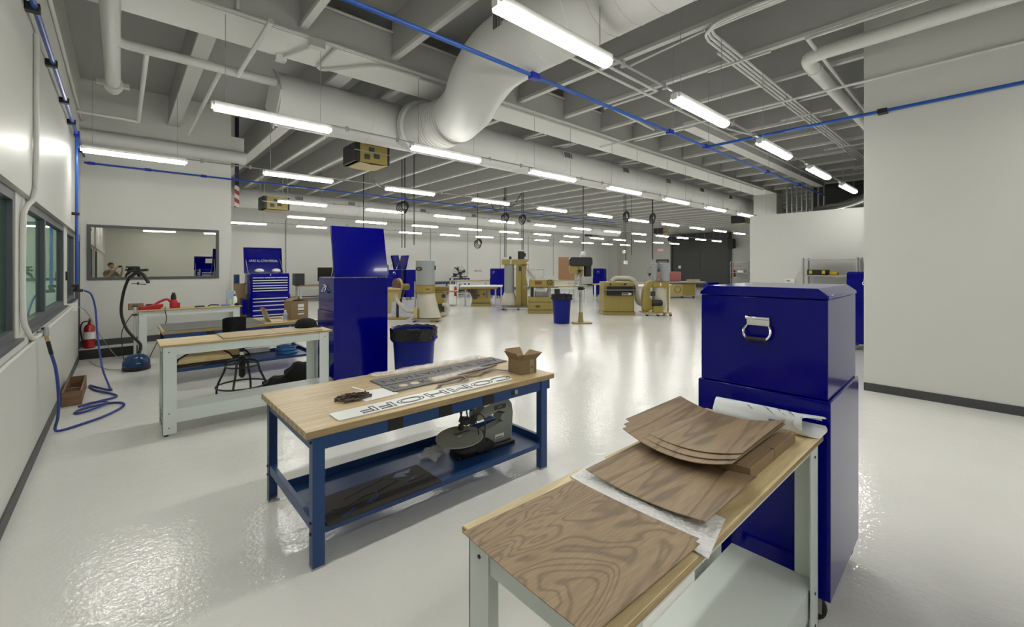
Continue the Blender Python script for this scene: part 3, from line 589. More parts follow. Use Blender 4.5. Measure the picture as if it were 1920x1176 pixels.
# ================================================================ left wall pipes and hoses
def pipe(name, label, cat, pts, r, m, n=10, group=None, cup=()):
    t = MB().tube(pts, r, n).build(name, M[m]); 
    return tag(t, label, cat, group)
xp = XL+.055; zp = 3.66
ap = pipe('air_pipe', 'blue compressed-air pipe along the left window wall with black clips', 'pipe', [(xp, -3, zp), (xp, YM-.06, zp)], .021, 'pipeb')
for y in (5.0, 6.25, 7.55, 8.6, 10.6): B(XL, y-.035, zp-.035, xp+.03, y+.035, zp+.03).build('pipe_clip', M['black'], ap, .004)
B(xp-.03, 9.25, zp-.045, xp+.035, 9.42, zp+.035).build('tee_fitting', M['pipefit'], ap, .008)
MB().cyl((xp, 9.335, zp-.04), (xp, 9.335, 1.34), .02, n=10).build('drop_pipe', M['pipeb'], ap)
for z in (2.45, 1.36): B(XL, 9.30, z-.02, xp+.03, 9.37, z+.02).build('pipe_clip', M['black'], ap, .004)
MB().cyl((xp, 9.335, 1.27), (xp, 9.335, 1.36), .028, n=12).cyl((xp-.04, 9.335, 1.29), (xp+.07, 9.335, 1.285), .022, n=12).build('valve', M['black'], ap)
ap2 = pipe('air_pipe', 'blue compressed-air pipe across the mirror window wall, running on over the shop', 'pipe', [(xp, YM-.06, zp-.11), (wx+.2, YM-.06, zp-.11), (16, YM-.06, zp-.11)], .018, 'pipeb')
for x in (-.4, .4, 1.3, 1.86, 3.0, 6.0, 8.4): B(x-.05, YM-.085, zp-.135, x+.05, YM-.035, zp-.085).build('coupling', M['pipefit'], ap2, .004)
ap3 = pipe('air_pipe', 'blue compressed-air pipe overhead, running the length of the shop in front of the girder', 'pipe', [(-.4, 3.27, zp), (15, 3.27, zp)], .021, 'pipeb')
for x in (.6, 3.25, 6.1, 7.3, 10.2, 12.4):
    B(x-.06, 3.235, zp-.035, x+.06, 3.305, zp+.03).build('coupling', M['pipefit'], ap3, .006); x != 3.25 and MB().cyl((x+.1, 3.27, zp), (x+.1, 3.27, ZC), .005, n=6).build('hanger_rod', M['galv'], ap3)
ap4 = pipe('air_pipe', 'blue compressed-air pipe crossing to the tall right wall', 'pipe', [(7.33, 3.27, zp), (7.33, -3, zp)], .021, 'pipeb')
for y in (1.0, -1.0): B(7.30, y-.05, zp-.03, 7.40, y+.05, zp+.03).build('pipe_clip', M['black'], ap4, .004)
pipe('wall_conduit', 'white conduit high on the left wall above the blue pipe', 'conduit', [(XL+.02, -3, 4.33), (XL+.02, YM, 4.33)], .02, 'pipew')
wc = pipe('wall_conduit', 'white conduit dropping between the two nearest left windows to the sill', 'conduit', spline([(XL+.02, 5.45, 3.62), (XL+.02, 5.43, 2.6), (XL+.02, 5.40, 2.30)], 3)+spline([(XL+.02, 5.24, 2.19), (XL-.01, 5.14, 2.11), (XL-.02, 5.11, 1.95), (XL-.02, 5.11, 1.3), (XL-.0, 5.14, 1.14), (XL+.02, 5.25, 1.06), (XL+.02, 5.5, 1.05)], 4)+[(XL+.02, 9.2, 1.05)], .019, 'pipew')
B(XL, 9.16, .99, XL+.07, 9.27, 1.10).build('junction_box', M['wht'], wc, .003)
pipe('wall_conduit', 'thin white conduit under the left window sills, running toward the camera', 'conduit', [(XL+.018, 1.5, 1.03), (XL+.018, 9.16, 1.03)], .013, 'pipew')
o = B(XL-.042, 8.95, 1.45, XL-.015, 9.05, 1.58).build('wall_device', M['black'], None, .003); tag(o, 'small black device on the post between the last two left windows', 'wall box')
# near valve and hoses
v = T('air_outlet', 'brass and steel air outlet valve below the second left window', 'valve', (XL, 5.68, 1.08))
MB().cyl((0,0,0),(.06,0,-.01),.02,n=12).cyl((.05,-.0,.03),(.055,.0,-.05),.022,n=12).build('valve_body', M['galv'], v)
B(.03,-.06,.02,.045,.03,.03).build('lever', M['black'], v); MB().cyl((.055,0,-.04),(.06,.01,-.09),.014,n=12).build('coupling', M['brass'], v); MB().cyl((.065,.01,-.10),(.085,.03,-.22),.015,n=12).build('hose_end', M['black'], v)
def hose(label, pts, r, m, name='air_hose', cat='hose', n=8): return tag(MB().tube(spline(pts, 8), r, n).build(name, M[m]), label, cat)
hose('blue air hose hanging from the near wall valve and looping over the floor', [(-.465,5.71,.86),(-.44,5.76,.70),(-.43,5.85,.45),(-.45,6.05,.2),(-.48,6.2,.05),(-.45,6.25,.014),(-.33,6.33,.014),(-.12,6.55,.014),(.02,6.85,.014),(.0,7.05,.014),(-.15,7.12,.014),(-.33,7.02,.014),(-.38,6.88,.014),(-.30,6.85,.02),(-.15,7.0,.03),(-.13,7.15,.03),(-.25,7.25,.02),(-.36,7.1,.03)], .0125, 'hoseb')
hose('blue air hose dropping from the wall pipe end to the coil on the floor', [(xp+.08,9.335,1.285),(xp+.16,9.3,1.22),(xp+.21,9.2,1.0),(xp+.24,9.0,.6),(xp+.30,8.6,.2),(xp+.38,8.1,.02),(xp+.40,7.85,.014),(xp+.28,8.1,.014),(xp+.18,8.35,.014),(xp+.24,8.0,.014),(xp+.42,7.6,.014),(xp+.45,7.4,.014),(xp+.3,7.3,.014),(xp+.17,7.18,.014)], .0125, 'hoseb')
hose('thin grey cord from the junction box past the fire extinguisher', [(XL+.07,9.25,1.05),(XL+.15,9.5,.95),(XL+.25,10.1,.6),(XL+.35,10.6,.3),(XL+.5,10.7,.02),(XL+.75,9.8,.008)], .006, 'steel', 'power_cable', 'cord', 6)
wbx = T('wooden_trough', 'long open wooden box on the floor along the left wall', 'box', (-.43, 7.32, 0), .0)
wm = wood('brown trough wood', [(.3, (.16,.09,.045)), (.7, (.27,.165,.09))], (1,8,8), 2, .6, 0, .6)
for nm, b in (('end_board', (-.085,0,0,.085,.016,.17)), ('end_board', (-.085,.984,0,.085,1.0,.17)), ('side_board', (-.085,.016,0,-.07,.984,.17)), ('side_board', (.07,.016,0,.085,.984,.17)), ('bottom_board', (-.07,.016,0,.07,.984,.016)), ('divider', (-.07,.33,.016,.07,.345,.15))): B(*b).build(nm, wm, wbx)
fe = T('fire_extinguisher', 'red fire extinguisher standing on the curb in the left corner', 'extinguisher', (-.42, 11.02, .17))
MB().lathe([(.07,0),(.078,.01),(.078,.36),(.06,.41),(.025,.44),(.025,.47),(.0001,.47)],(0,0,0),24).build('cylinder', M['redx'], fe)
MB().lathe([(.0785,.17),(.0785,.30)],(0,0,0),24).build('label_band', M['label'], fe); MB().cbox((0,0,.49),(.03,.06,.04)).cbox((0,-.05,.53),(.018,.13,.012)).cbox((0,-.05,.50),(.018,.11,.01)).build('valve_handle', M['black'], fe)
MB().tube(spline([(-.02,0,.49),(-.09,-.01,.47),(-.115,-.01,.36),(-.10,-.01,.2),(-.085,-.01,.12)],5),.011,8).build('hose', M['black'], fe)
vc = T('vacuum_cleaner', 'small blue canister vacuum with tall black hose beside the white wall bench', 'vacuum', (.19, 9.22, 0), -.3)
MB().lathe([(.165,.03),(.175,.07),(.17,.14),(.14,.20),(.09,.24),(.0001,.25)],(0,0,0),28,'z',1,1.1).build('canister', mat('vacuum blue', (.01,.045,.13), .25), vc); MB().lathe([(.165,.0),(.177,.015),(.177,.05),(.17,.07)],(0,0,0),28,'z',1,1.1).build('base_band', M['black'], vc)
B(.05,-.19,.12,.10,-.178,.135).build('badge', M['galv'], vc)
MB().tube(spline([(.02,.05,.25),(.03,.08,.38),(-.06,.1,.50),(-.16,.1,.66),(-.22,.1,.9),(-.20,.08,1.15),(-.15,.05,1.35),(-.08,.0,1.50)],8),.021,10).build('hose', M['black'], vc)
nz = MB().tube(spline([(-.08,.0,1.48),(.0,.0,1.55),(.08,.0,1.52),(.14,.0,1.42),(.15,.0,1.38)],5),[.026]*20+[.02],10).cbox((.02,0,1.585),(.26,.07,.04),Matrix.Rotation(-.1,3,'Y')).cbox((-.03,0,1.64),(.14,.06,.03)).cbox((-.04,.0,1.6),(.04,.05,.06)); nz.build('nozzle', M['black'], vc, .006)
MB().tube([(.02,.0,1.4),(.02,.0,1.36)],.012,6).tube([(-.06,0,1.38),(.12,0,1.36)],.006,6).build('trigger', M['black'], vc)
hose('thin grey cord from the vacuum across the floor', [(.0,9.2,.03),(-.15,9.5,.01),(-.3,10.0,.01),(-.4,10.5,.01)], .006, 'steel', 'power_cable', 'cord', 6)
# ---- white wall bench items (top .89, x .215-1.735, y 9.85-10.35)
zb = .891
po = T('power_pole', 'slim white conduit pole with black bands at the left end of the wall bench', 'pole', (.185, 9.93, 0)); MB().cyl((0,0,0),(0,0,.98),.02,n=12).build('pole', M['pipew'], po)
for z in (.97, .82, .42): B(-.035,-.03,z-.012,.035,.03,z+.012).build('band', M['black'], po)
o = B(-.1,-.05,-.055,.1,.05,.055).build('wood_offcut', M['card'], None, loc=(.20, 10.12, zb+.055), rz=.1); tag(o, 'small tan offcut at the left end of the white wall bench', 'wood block')
sw = T('red_saw_case', 'red power tool lying on the left end of the white wall bench', 'power tool', (.40, 10.0, zb), .06)
MB().prism([(-.17,0),(.12,0),(.17,.05),(.17,.09),(.10,.085),(.02,.09),(-.02,.075),(-.16,.06)],-.05,.05,'y').build('body', M['red'], sw, .012); MB().tube(spline([(.05,0,.08),(.12,0,.13),(.22,0,.17),(.27,0,.13)],5),.02,8).build('handle', M['red'], sw); MB().cbox((-.02,0,.085),(.10,.06,.03)).build('guard', M['dark'], sw, .004)
hg = T('heat_gun', 'red and black heat gun standing nose up on the wall bench', 'heat gun', (.72, 10.05, zb), .0)
MB().lathe([(.055,0),(.06,.02),(.058,.13),(.04,.16)],(0,0,0),18).cbox((.06,0,.05),(.07,.06,.10)).build('body', M['red'], hg, .004); MB().lathe([(.04,.155),(.042,.17),(.042,.20),(.034,.25),(.025,.255),(.025,.285),(.0001,.285)],(0,0,0),18).build('nozzle', M['black'], hg)
hose('black cord from the heat gun hanging over the wall bench front', [(.60,9.95,.93),(.585,9.83,.88),(.60,9.80,.7),(.52,9.79,.45),(.42,9.78,.2),(.36,9.8,.05),(.33,9.85,.01)], .006, 'cable', 'power_cable', 'cord', 6)
hose('black cord on the left side of the white wall bench', [(.15,9.93,.83),(.10,9.9,.75),(.02,9.95,.55),(.02,10.0,.3),(.04,10.1,.06),(.06,10.2,.01)], .006, 'cable', 'power_cable', 'cord', 6)
for x0, x1, z, m, lab, nm in ((.80,.98,.006,'ply','thin wood strip on the white wall bench','wood_strip'),(1.03,1.18,.028,'dark','dark hand tool with pale tip on the wall bench','hand_tool'),(1.44,1.58,.028,'bluelt','blue handled tool near the beaker on the wall bench','hand_tool')):
    o = B(x0, 9.97, zb, x1, 10.01, zb+z).build(nm, M[m], None, .004); tag(o, lab, 'tool' if 'tool' in nm else 'wood strip')
hose('bent black handled scraper in the middle of the wall bench', [(1.23,9.98,zb+.006),(1.27,9.99,zb+.03),(1.33,10.0,zb+.028),(1.41,10.0,zb+.02)], .011, 'black', 'scraper', 'tool')
o = MB().lathe([(.045,0),(.05,.003),(.05,.12),(.052,.125),(.047,.125),(.045,.006),(.0001,.006)],(0,0,0),20).build('beaker', mat('frosted beaker', (.6,.62,.58), .25, alpha=.55), None, loc=(1.59,10.12,zb)); tag(o, 'frosted beaker on the right of the white wall bench', 'beaker')
sq = T('squeeze_bottle', 'white squeeze bottle with red cap and bent spout on the wall bench', 'bottle', (1.685, 10.10, zb)); MB().lathe([(.035,0),(.037,.01),(.037,.13),(.02,.165),(.018,.18),(.0001,.18)],(0,0,0),18).build('bottle_body', M['wht'], sq); MB().lathe([(.02,.18),(.02,.21),(.01,.215),(.0001,.215)],(0,0,0),14).build('cap', M['red'], sq); MB().tube(spline([(0,0,.21),(0,0,.25),(-.02,0,.28),(-.07,0,.295)],5),.005,6).build('spout', M['wht'], sq)
cbd = MB().prism([(0,0),(.17,0),(.19,.10),(.15,.27),(.0,.28)],0,.02,'y').build('foam_board', M['cyan'], None, loc=(1.77,10.15,zb)); tag(cbd, 'pale blue board propped at the right end of the wall bench', 'board'); cbd.location = (1.57, 10.27, zb)
o = MB().lathe([(.03,0),(.045,.01),(.045,.035),(.02,.05),(.0001,.05)],(0,0,0),16).build('black_puck', M['black'], None, loc=(1.70,9.96,zb)); tag(o, 'small black round thing at the right end of the wall bench', 'knob')
cdx = B(-.11,-.02,0,.11,.02,1.28).build('cardboard_sheet', M['card'], None, loc=(1.94,11.09,.0), rz=.03); tag(cdx, 'brown cardboard panel standing between the mirror wall and the open blue chest', 'cardboard')
bt_ = B(-.05,-.05,0,.05,.05,1.47).build('blue_post', M['bench'], None, loc=(1.95,11.5,0)); tag(bt_, 'blue post standing just past the end of the mirror window wall', 'post')
bb_ = T('blue_bin_box', 'small blue bin hanging on the side of the open chest by the wall', 'bin', (1.995,10.88,.62)); B(-.06,-.1,0,.045,.1,.32).build('bin_body', M['blue'], bb_, .01); B(-.065,-.105,.32,.05,.105,.345).build('bin_lid', M['black'], bb_, .006)
# ---- middle blue bench items (top .76, x .42-2.47, y 7.6-8.62)
zm = .761
mt = MB().sheet(lambda u, v: ((u-.5)*1.22, (v-.5)*1.0, .004+.02*max(0,(u-.93))*10*(u-.93)*6), 20, 4, .004).build('grey_mat', M['greymat'], None, loc=(1.06, 8.11, zm+.001)); tag(mt, 'grey rubber mat covering the left part of the middle blue bench', 'mat')
def curlf(u, v):
    a = max(0, .3-u)/.3; return (.35*u+.11*a*a*(1-.75*a), (v-.5)*.42, .004+.19*a**1.6)
cl = MB().sheet(curlf, 20, 6, .003).build('curled_veneer', M['ply'], None, loc=(1.70, 7.98, zm), angle=60); tag(cl, 'pale veneer sheet with its left edge curled up on the middle blue bench', 'wood sheet')
o = MB().cyl((0,-.12,0),(0,.12,0),.014,n=10).build('red_clip', M['red'], None, loc=(1.73,7.98,zm+.208)); tag(o, 'red edge strip on top of the curled veneer', 'clip')
bt2 = T('water_bottle', 'small clear bottle with pale blue label on the middle blue bench', 'bottle', (2.02, 7.85, zm)); MB().lathe([(.03,0),(.033,.008),(.033,.115),(.015,.14),(.014,.15),(.0001,.15)],(0,0,0),18).build('bottle_body', mat('bottle plastic', (.6,.66,.75), .15, alpha=.6), bt2); MB().lathe([(.0335,.04),(.0335,.085)],(0,0,0),18).build('bottle_label', mat('bottle label', (.25,.35,.6), .4), bt2); MB().lathe([(.016,.15),(.016,.168),(.0001,.168)],(0,0,0),12).build('cap', M['wht'], bt2)
o = B(1.90, 8.2, zm, 2.06, 8.3, zm+.012).build('wood_strip', mat('dark strip', (.08,.05,.03), .6)); tag(o, 'dark strip of wood lying behind the clear bottle', 'wood strip')
cbx = carton('cardboard box with white shipping label on the middle blue bench', (2.24, 8.03, zm), math.radians(10), .29, .25, .31, [('l', 2.75, -1), ('r', -2.95, 1)])
for z, h in ((.20, .055), (.13, .06), (.075, .025)): B(-.03, -.1265, z, .07, -.1255, z+h).build('shipping_label', M['label'], cbx)
B(-.03, -.1268, .19, .07, -.1258, .197).box(-.03, -.1268, .135, .07, -.1258, .15).build('label_print', M['dark'], cbx)
for i, (x, y, w, d, r, lab) in enumerate([(.92, 7.84, .70, .30, .05, 'front routed plywood piece with black edge under the middle blue bench'), (1.22, 8.06, .60, .22, .03, 'rear routed plywood piece with black edge under the middle blue bench')]):
    t = T('routed_plywood', lab, 'wood panel', (x, y, .216+.0), r)
    t.rotation_euler.x = .42; t.location.y -= d/2; t.location.z += .014
    pts = [(-w/2,0),(w/2,0),(w/2-.03,d*.5),(w/2-.12,d),(-w/2+.22,d),(-w/2+.06,d*.5)]
    MB().prism(pts, .012, .03).build('plywood_core', M['ply'], t); MB().prism([(a*1.07, b*1.12) for a, b in pts], 0, .011).build('black_base', M['black'], t)
    MB().tube([(a*1.03, b*1.05, .034) for a, b in pts], .014, 6, True).build('black_edging', M['black'], t)
o = B(1.05, 8.27, .27, 1.88, 8.33, .34).build('white_plank', M['wht'], None, .003); tag(o, 'long white plank behind the lower shelf of the middle blue bench', 'plank'); o.location = (0, -.045, -.05)
ch = T('coiled_hose', 'coil of bright blue hose on the right of the lower shelf, middle blue bench', 'hose', (2.06, 7.93, .216))
for i in range(7):
    a = i*.9; MB().tube(ring((.012*cs(a), .012*sn(a), .012+.017*i), .15-.008*(i % 3), 26), .009, 6, True).build('hose_loop', M['bluelt'], ch)
# ================================================================ ducts
def vents(t, x, y, r, n=1, w=.28, h=.13, z=4.12, ang=.2):
    b = MB().box(-w/2-.015, -.012, -h/2-.015, w/2+.015, .012, h/2+.015); o = b.build('vent_frame', M['duct'], t, loc=(x, y-r*cs(ang)-.005, z+r*sn(ang)), rot=(-ang, 0, 0))
    s = MB()
    for i in range(9): s.box(-w/2+i*w/9+.006, -.016, -h/2, -w/2+(i+1)*w/9-.006, -.013, h/2)
    s.build('vent_slots', M['dark'], o)
d1 = T('air_duct', 'big round white duct running the length of the shop behind the girder', 'duct', (1.7, 7.2, 4.15))
MB().cyl((0,0,0),(24,0,0),.385,n=40).build('duct_pipe', M['duct'], d1)
for k in range(1, 15): MB().cyl((1.0+1.6*k-1.2-.02,0,0),(1.0+1.6*k-1.2+.02,0,0),.389,n=40).build('seam_band', M['duct'], d1)
MB().cyl((-.02,0,0),(.0,0,0),.45,n=4).build('end_plate', M['duct'], d1)
for x in (6.2, 8.6, 10.9, 13.2, 15.6): vents(d1, x, 0, .385, z=.06)
d2 = T('air_duct', 'spiral white branch duct with elbow, passing under the girder over the camera side', 'duct', (0, 0, 0))
path = [(3.2,-3,4.08),(3.2,3.3,4.08),(3.25,3.9,4.06),(3.42,4.45,4.0),(3.68,5.0,3.95),(3.84,5.55,3.93),(3.88,6.1,3.96),(3.88,6.6,4.05),(3.88,6.8,4.1)]
MB().tube([path[0]]+spline(path[1:5], 3)[:-1]+[path[4], path[5], path[6], path[7], path[8]], .375, 36).build('duct_pipe', M['duct'], d2, angle=50)
def bandring(p0, p1, r, w): 
    p0, p1 = Vector(p0), Vector(p1); n = int((p1-p0).length/w); d = (p1-p0).normalized()
    return [(p0+d*(w*i), p0+d*(w*i+.012)) for i in range(n+1)]
for a, b in bandring((3.2,-2.5,4.08),(3.2,3.2,4.08),.375,.24): MB().cyl(a, b, .379, n=36).build('spiral_seam', M['duct'], d2)
for a, b in bandring((3.84,5.5,3.93),(3.88,6.2,3.96),.375,.075): MB().cyl(a, b, .381, n=36).build('spiral_seam', M['duct'], d2)
MB().cyl((3.88,6.62,4.06),(3.88,6.74,4.09),.43,n=36).build('collar', M['duct'], d2)
o = MB().box(-.16,-.01,-.10,.16,.01,.10).build('vent_frame', M['duct'], d2, loc=(2.84,3.3,4.15), rot=(0,0,-PI/2))
s_ = MB()
for i in range(12): s_.box(-.14+i*.024,-.014,-.085,-.14+i*.024+.014,-.011,.085)
s_.build('vent_slots', M['dark'], o)
d3 = T('air_duct', 'far round white duct crossing above the machines', 'duct', (2, 17.9, 4.1)); MB().cyl((0,0,0),(24,0,0),.34,n=32).build('duct_pipe', M['duct'], d3)
for x in (3.0, 5.0, 8.3, 11.2, 15): vents(d3, x, 0, .34, z=.04)
d4 = T('air_duct', 'white round duct along the top of the mirror window wall', 'duct', (XL, YM-.131, 4.02)); MB().cyl((0,0,0),(wx-XL+.25,0,0),.13,n=24).build('duct_pipe', M['duct'], d4)
d5 = T('flat_duct', 'narrow flat white duct above the overhead blue pipe, right of the branch duct', 'duct', (8.3, 4.05, 4.362)); B(0,-.12,0,9.4,.12,.14).build('duct_box', M['duct'], d5)
# roof drain and sprinkler pipes
def pp_(label, pts, r, m='pipew', cat='pipe', n=12, name='ceiling_pipe', smooth=True): return tag(MB().tube(pts, r, n).build(name, M[m]), label, cat)
p1 = pp_('thick white drain pipe near the left wall with clamp collar', [(-.08,-3,4.32),(-.08,8.9,4.32)], .085)
MB().cyl((-.08,8.55,4.32),(-.08,8.75,4.32),.11,n=16).box(-.26,8.6,4.29,.10,8.7,4.35).build('clamp', M['pipew'], p1)
p2 = pp_('white pipe branching right from the thick drain pipe, over the left lights', spline([(-.08,6.6,4.32),(-.02,6.95,4.32),(.2,7.0,4.32)],5)+[(1.75,7.0,4.32)], .06)
for x, y0, y1 in ((.24,7.0,10.4),(1.0,7.0,11.0),(1.2,5.2,7.0)):
    pp_('thin white sprinkler branch under the beams near the left wall, ' + {.24:'first from the wall',1.0:'second from the wall',1.2:'third from the wall'}[x], [(x,y0,4.28),(x,y1,4.28)], .028)
pp_('thin white pipe across the top of the left corner', [(XL,10.4,4.28),(.24,10.4,4.28)], .028)
g1 = [('upper conduit along the girder side', 5.545, 4.86, .016, 0, 17), ('lower conduit along the girder edge', 5.545, 4.42, .022, 0, 17), ('second lower conduit under the girder edge', 5.60, 4.375, .018, 3.2, 17)]
for lab, y, z, r, xa, xb in g1: pp_('white '+lab, [(xa,y,z),(xb,y,z)], r, 'pipew', 'conduit', 8, 'ceiling_conduit')
pp_('white conduit bent across the girder underside near the branch duct', [(2.0,5.54,4.38),(2.0,6.2,4.37)]+spline([(2.0,6.2,4.37),(2.12,6.2,4.37),(2.5,5.7,4.37),(2.7,5.58,4.37),(3.2,5.56,4.37)],5), .02, 'pipew', 'conduit', 8, 'ceiling_conduit')
o = B(-.09,-.05,-.05,.09,.05,.05).build('junction_box', M['pipew'], None, .004, loc=(1.78,5.55,4.36)); tag(o, 'white junction box on the girder edge near the branch duct', 'junction box')
o = B(-.06,-.05,-.04,.06,.05,.04).build('junction_box', M['pipew'], None, .004, loc=(1.55,6.235,4.361)); tag(o, 'small white junction box on the far girder edge', 'junction box')
pp_('white conduit crossing the girder underside to the small junction box', [(1.78,5.6,4.37),(1.55,6.28,4.37)], .016, 'pipew', 'conduit', 8, 'ceiling_conduit')
pp_('white conduit dropping down the girder side at the left', [(.95,5.53,5.05),(.95,5.53,4.45)], .018, 'pipew', 'conduit', 8, 'ceiling_conduit')
o = MB().lathe([(.0001,-.05),(.02,-.045),(.02,.045),(.0001,.05)],(0,0,0),12).build('smoke_sensor', M['wht'], None, loc=(.78,5.6,4.66)); tag(o, 'small white sensor on the girder side', 'sensor')
for i, (x, y1, z) in enumerate([(6.6,10.2,3.95),(7.5,9.0,3.95),(8.8,10.0,3.95),(10.2,9.5,3.95)]):
    pp_(f'thin white conduit under the roof beyond the girder, {ORD[i]} from the left', [(x,6.3,4.4),(x,7.0,4.45)], .02, 'pipew', 'conduit', 8, 'ceiling_conduit')
for i in range(4):
    y = 2.28+.055*i; e = i < 3
    bend = spline([(5.05+.05*i, y-.9, 4.44),(5.05+.05*i, y-.25, 4.44),(5.12+.05*i, y-.06, 4.44),(5.3+.05*i, y, 4.44)],6)
    pp_(f'white conduit of the overhead bundle right of the branch duct, {ORD[i]} from the near side', ([(5.05+.05*i,-3,4.44)]+bend if e else [(5.8,y,4.44)])+[(18.5,y,4.44)]+spline([(18.5,y,4.44),(18.75,y,4.38),(18.8,y,4.2)],3)+[(18.8,y,3.06)], .018, 'pipew', 'conduit', 8, 'ceiling_conduit')
for i, x in enumerate((6.2, 9.3, 12.4, 15.5)):
    o = B(x-.02,1.95,4.40,x+.02,2.75,4.425).build('strut_channel', M['pipew']); tag(o, f'short strut channel carrying the conduit bundle, {ORD[i]} from the camera', 'strut')
pp_('thin diagonal conduit from the bundle to the girder lights', [(5.1,2.3,4.42),(5.2,3.4,4.40)], .014, 'pipew', 'conduit', 8, 'ceiling_conduit')
p6 = pp_('thick white pipe turning above the tall right wall', [(6.66,-3,4.38),(6.66,1.3,4.38)]+spline([(6.66,1.3,4.38),(6.68,1.58,4.38),(6.8,1.68,4.38),(7.1,1.7,4.38)],5)+[(14,1.7,4.38)], .085)
for x in (7.1, 9.5): MB().cyl((x,1.7,4.38),(x+.06,1.7,4.38),.096,n=16).build('coupling', M['pipew'], p6)
pp_('white sprinkler pipe in front of the thick pipe, reaching the tall right wall', [(6.2,-3,4.42),(6.2,1.55,4.42),(14,1.62,4.42)], .024)
pp_('long thin conduit from the tall right wall toward the girder', [(7.38,-3,4.12),(7.38,1.2,4.12),(7.38,5.5,4.12)], .018, 'pipew', 'conduit', 8, 'ceiling_conduit')
for i, (xa, ya, xb, yb) in enumerate([(4.3,3.6,6.3,3.6),(6.3,3.62,6.3,4.6),(6.3,4.6,8.2,4.75),(8.4,3.88,10.8,3.4)]):
    pp_(f'thin white sprinkler line over the blue pipe, {ORD[i]} from the branch duct', [(xa,ya,4.48 if i > 1 else 4.42),(xb,yb,4.48 if i > 1 else 4.42)], .02)
pp_('white conduit parallel to the overhead blue pipe', [(3.9,3.75,4.40),(16,3.75,4.40)], .018, 'pipew', 'conduit', 8, 'ceiling_conduit')
# mechanical clutter above the partition
for i in range(9):
    x = 17.6+.13*i if i < 5 else 16.6+.2*i; y = 5.0-.12*i
    pp_(f'vertical grey conduit above the low partition wall, {ORD[i]} from the column', [(x,y,3.06 if y < 4.61 else 0),(x,y,4.55)], .03, 'galv', 'conduit', 8, 'riser_conduit')
fx = T('flexible_duct', 'shiny silver flexible duct above the low partition wall', 'duct', (0,0,0)); MB().tube(spline([(16.9,3.9,3.35),(16.4,2.9,3.45),(16,2.0,3.75),(15.6,1.4,3.9),(15.2,.6,3.9)],8),.26,20).build('duct_sleeve', mat('silver foil', (.55,.55,.55), .22, 1, bump=.8, bscale=9), fx)

# hanging strut with caution stripes
hs = T('striped_strut', 'dark blue hanging strut with red and white striped end beside the mirror wall', 'strut', (2.0, 11.75, 3.02)); B(-.04,-.02,.50,.04,.02,2.08).build('strut', mat('navy strut', (.006,.008,.03), .5), hs)
def stripes():
    m, nt, b = node_mat('red white stripes'); tc = nt.nodes.new('ShaderNodeTexCoord'); mp = nt.nodes.new('ShaderNodeMapping'); mp.inputs['Rotation'].default_value = (0, -.6, 0); s = nt.nodes.new('ShaderNodeSeparateXYZ'); mu = nt.nodes.new('ShaderNodeMath'); mu.operation = 'MULTIPLY'; mu.inputs[1].default_value = 6.2; fr = nt.nodes.new('ShaderNodeMath'); fr.operation = 'FRACT'; g = nt.nodes.new('ShaderNodeMath'); g.operation = 'GREATER_THAN'; g.inputs[1].default_value = .5
    r = ramp(nt, [(0, (.65,.65,.62)), (1, (.35,.01,.02))]); L = nt.links.new; L(tc.outputs['Object'], mp.inputs['Vector']); L(mp.outputs['Vector'], s.inputs[0]); L(s.outputs['Z'], mu.inputs[0]); L(mu.outputs[0], fr.inputs[0]); L(fr.outputs[0], g.inputs[0]); L(g.outputs[0], r.inputs['Fac']); L(r.outputs['Color'], b.inputs['Base Color']); return m
B(-.045,-.025,0,.045,.025,.50).build('striped_end', stripes(), hs)
# air cleaners
def cleaner(label, x, y, z, rz=0):
    t = T('air_cleaner', label, 'air cleaner', (x, y, z), rz, 'hanging air cleaners')
    MB().prism(rrect(-.34,-.30,.34,.30,.03),0,.36).build('case', M['tan'], t, .004)
    B(-.345,-.31,0,-.25,.31,.365).build('end_panel', M['black'], t, .01); B(.30,-.31,0,.345,.31,.365).build('end_panel', M['black'], t, .01)
    MB().sheet(lambda u, v: (-.24+.54*u, -.29+.58*v, -.005-.02*sn(PI*u)), 8, 2, .004).build('bottom_filter', mat('filter cloth', (.5,.42,.25), .8) if 'filter cloth' not in bpy.data.materials else bpy.data.materials['filter cloth'], t)
    B(-.17,-.304,.06,-.06,-.30,.16).build('label_plate', M['dark'], t); B(.02,-.304,.10,.14,-.30,.19).build('control_plate', M['dark'], t); B(-.08,-.304,.22,.03,-.30,.30).build('caution_plate', M['dark'], t)
    B(-.36,-.315,.20,.36,-.309,.215).build('rail', M['galv'], t)
    for sx in (-.3,.3):
        for sy in (-.27,.27): MB().cyl((sx,sy,.36),(sx,sy,4.5-z),.005,n=5).build('hanger_wire', M['galv'], t)
    return t
cleaner('tan and black air cleaner hanging just behind the big round duct', 3.62, 8.35, 3.64)
cleaner('tan and black air cleaner hanging near the end of the mirror wall', 3.35, 14.2, 3.30)
cleaner('tan air cleaner hanging far away above the drill press', 24.5, 19, 3.72); cleaner('dark air cleaner hanging far away left of the roll-up door', 25.0, 14, 3.66); cleaner('dark air cleaner hanging beside the low partition corner', 22.5, 8.4, 3.75)
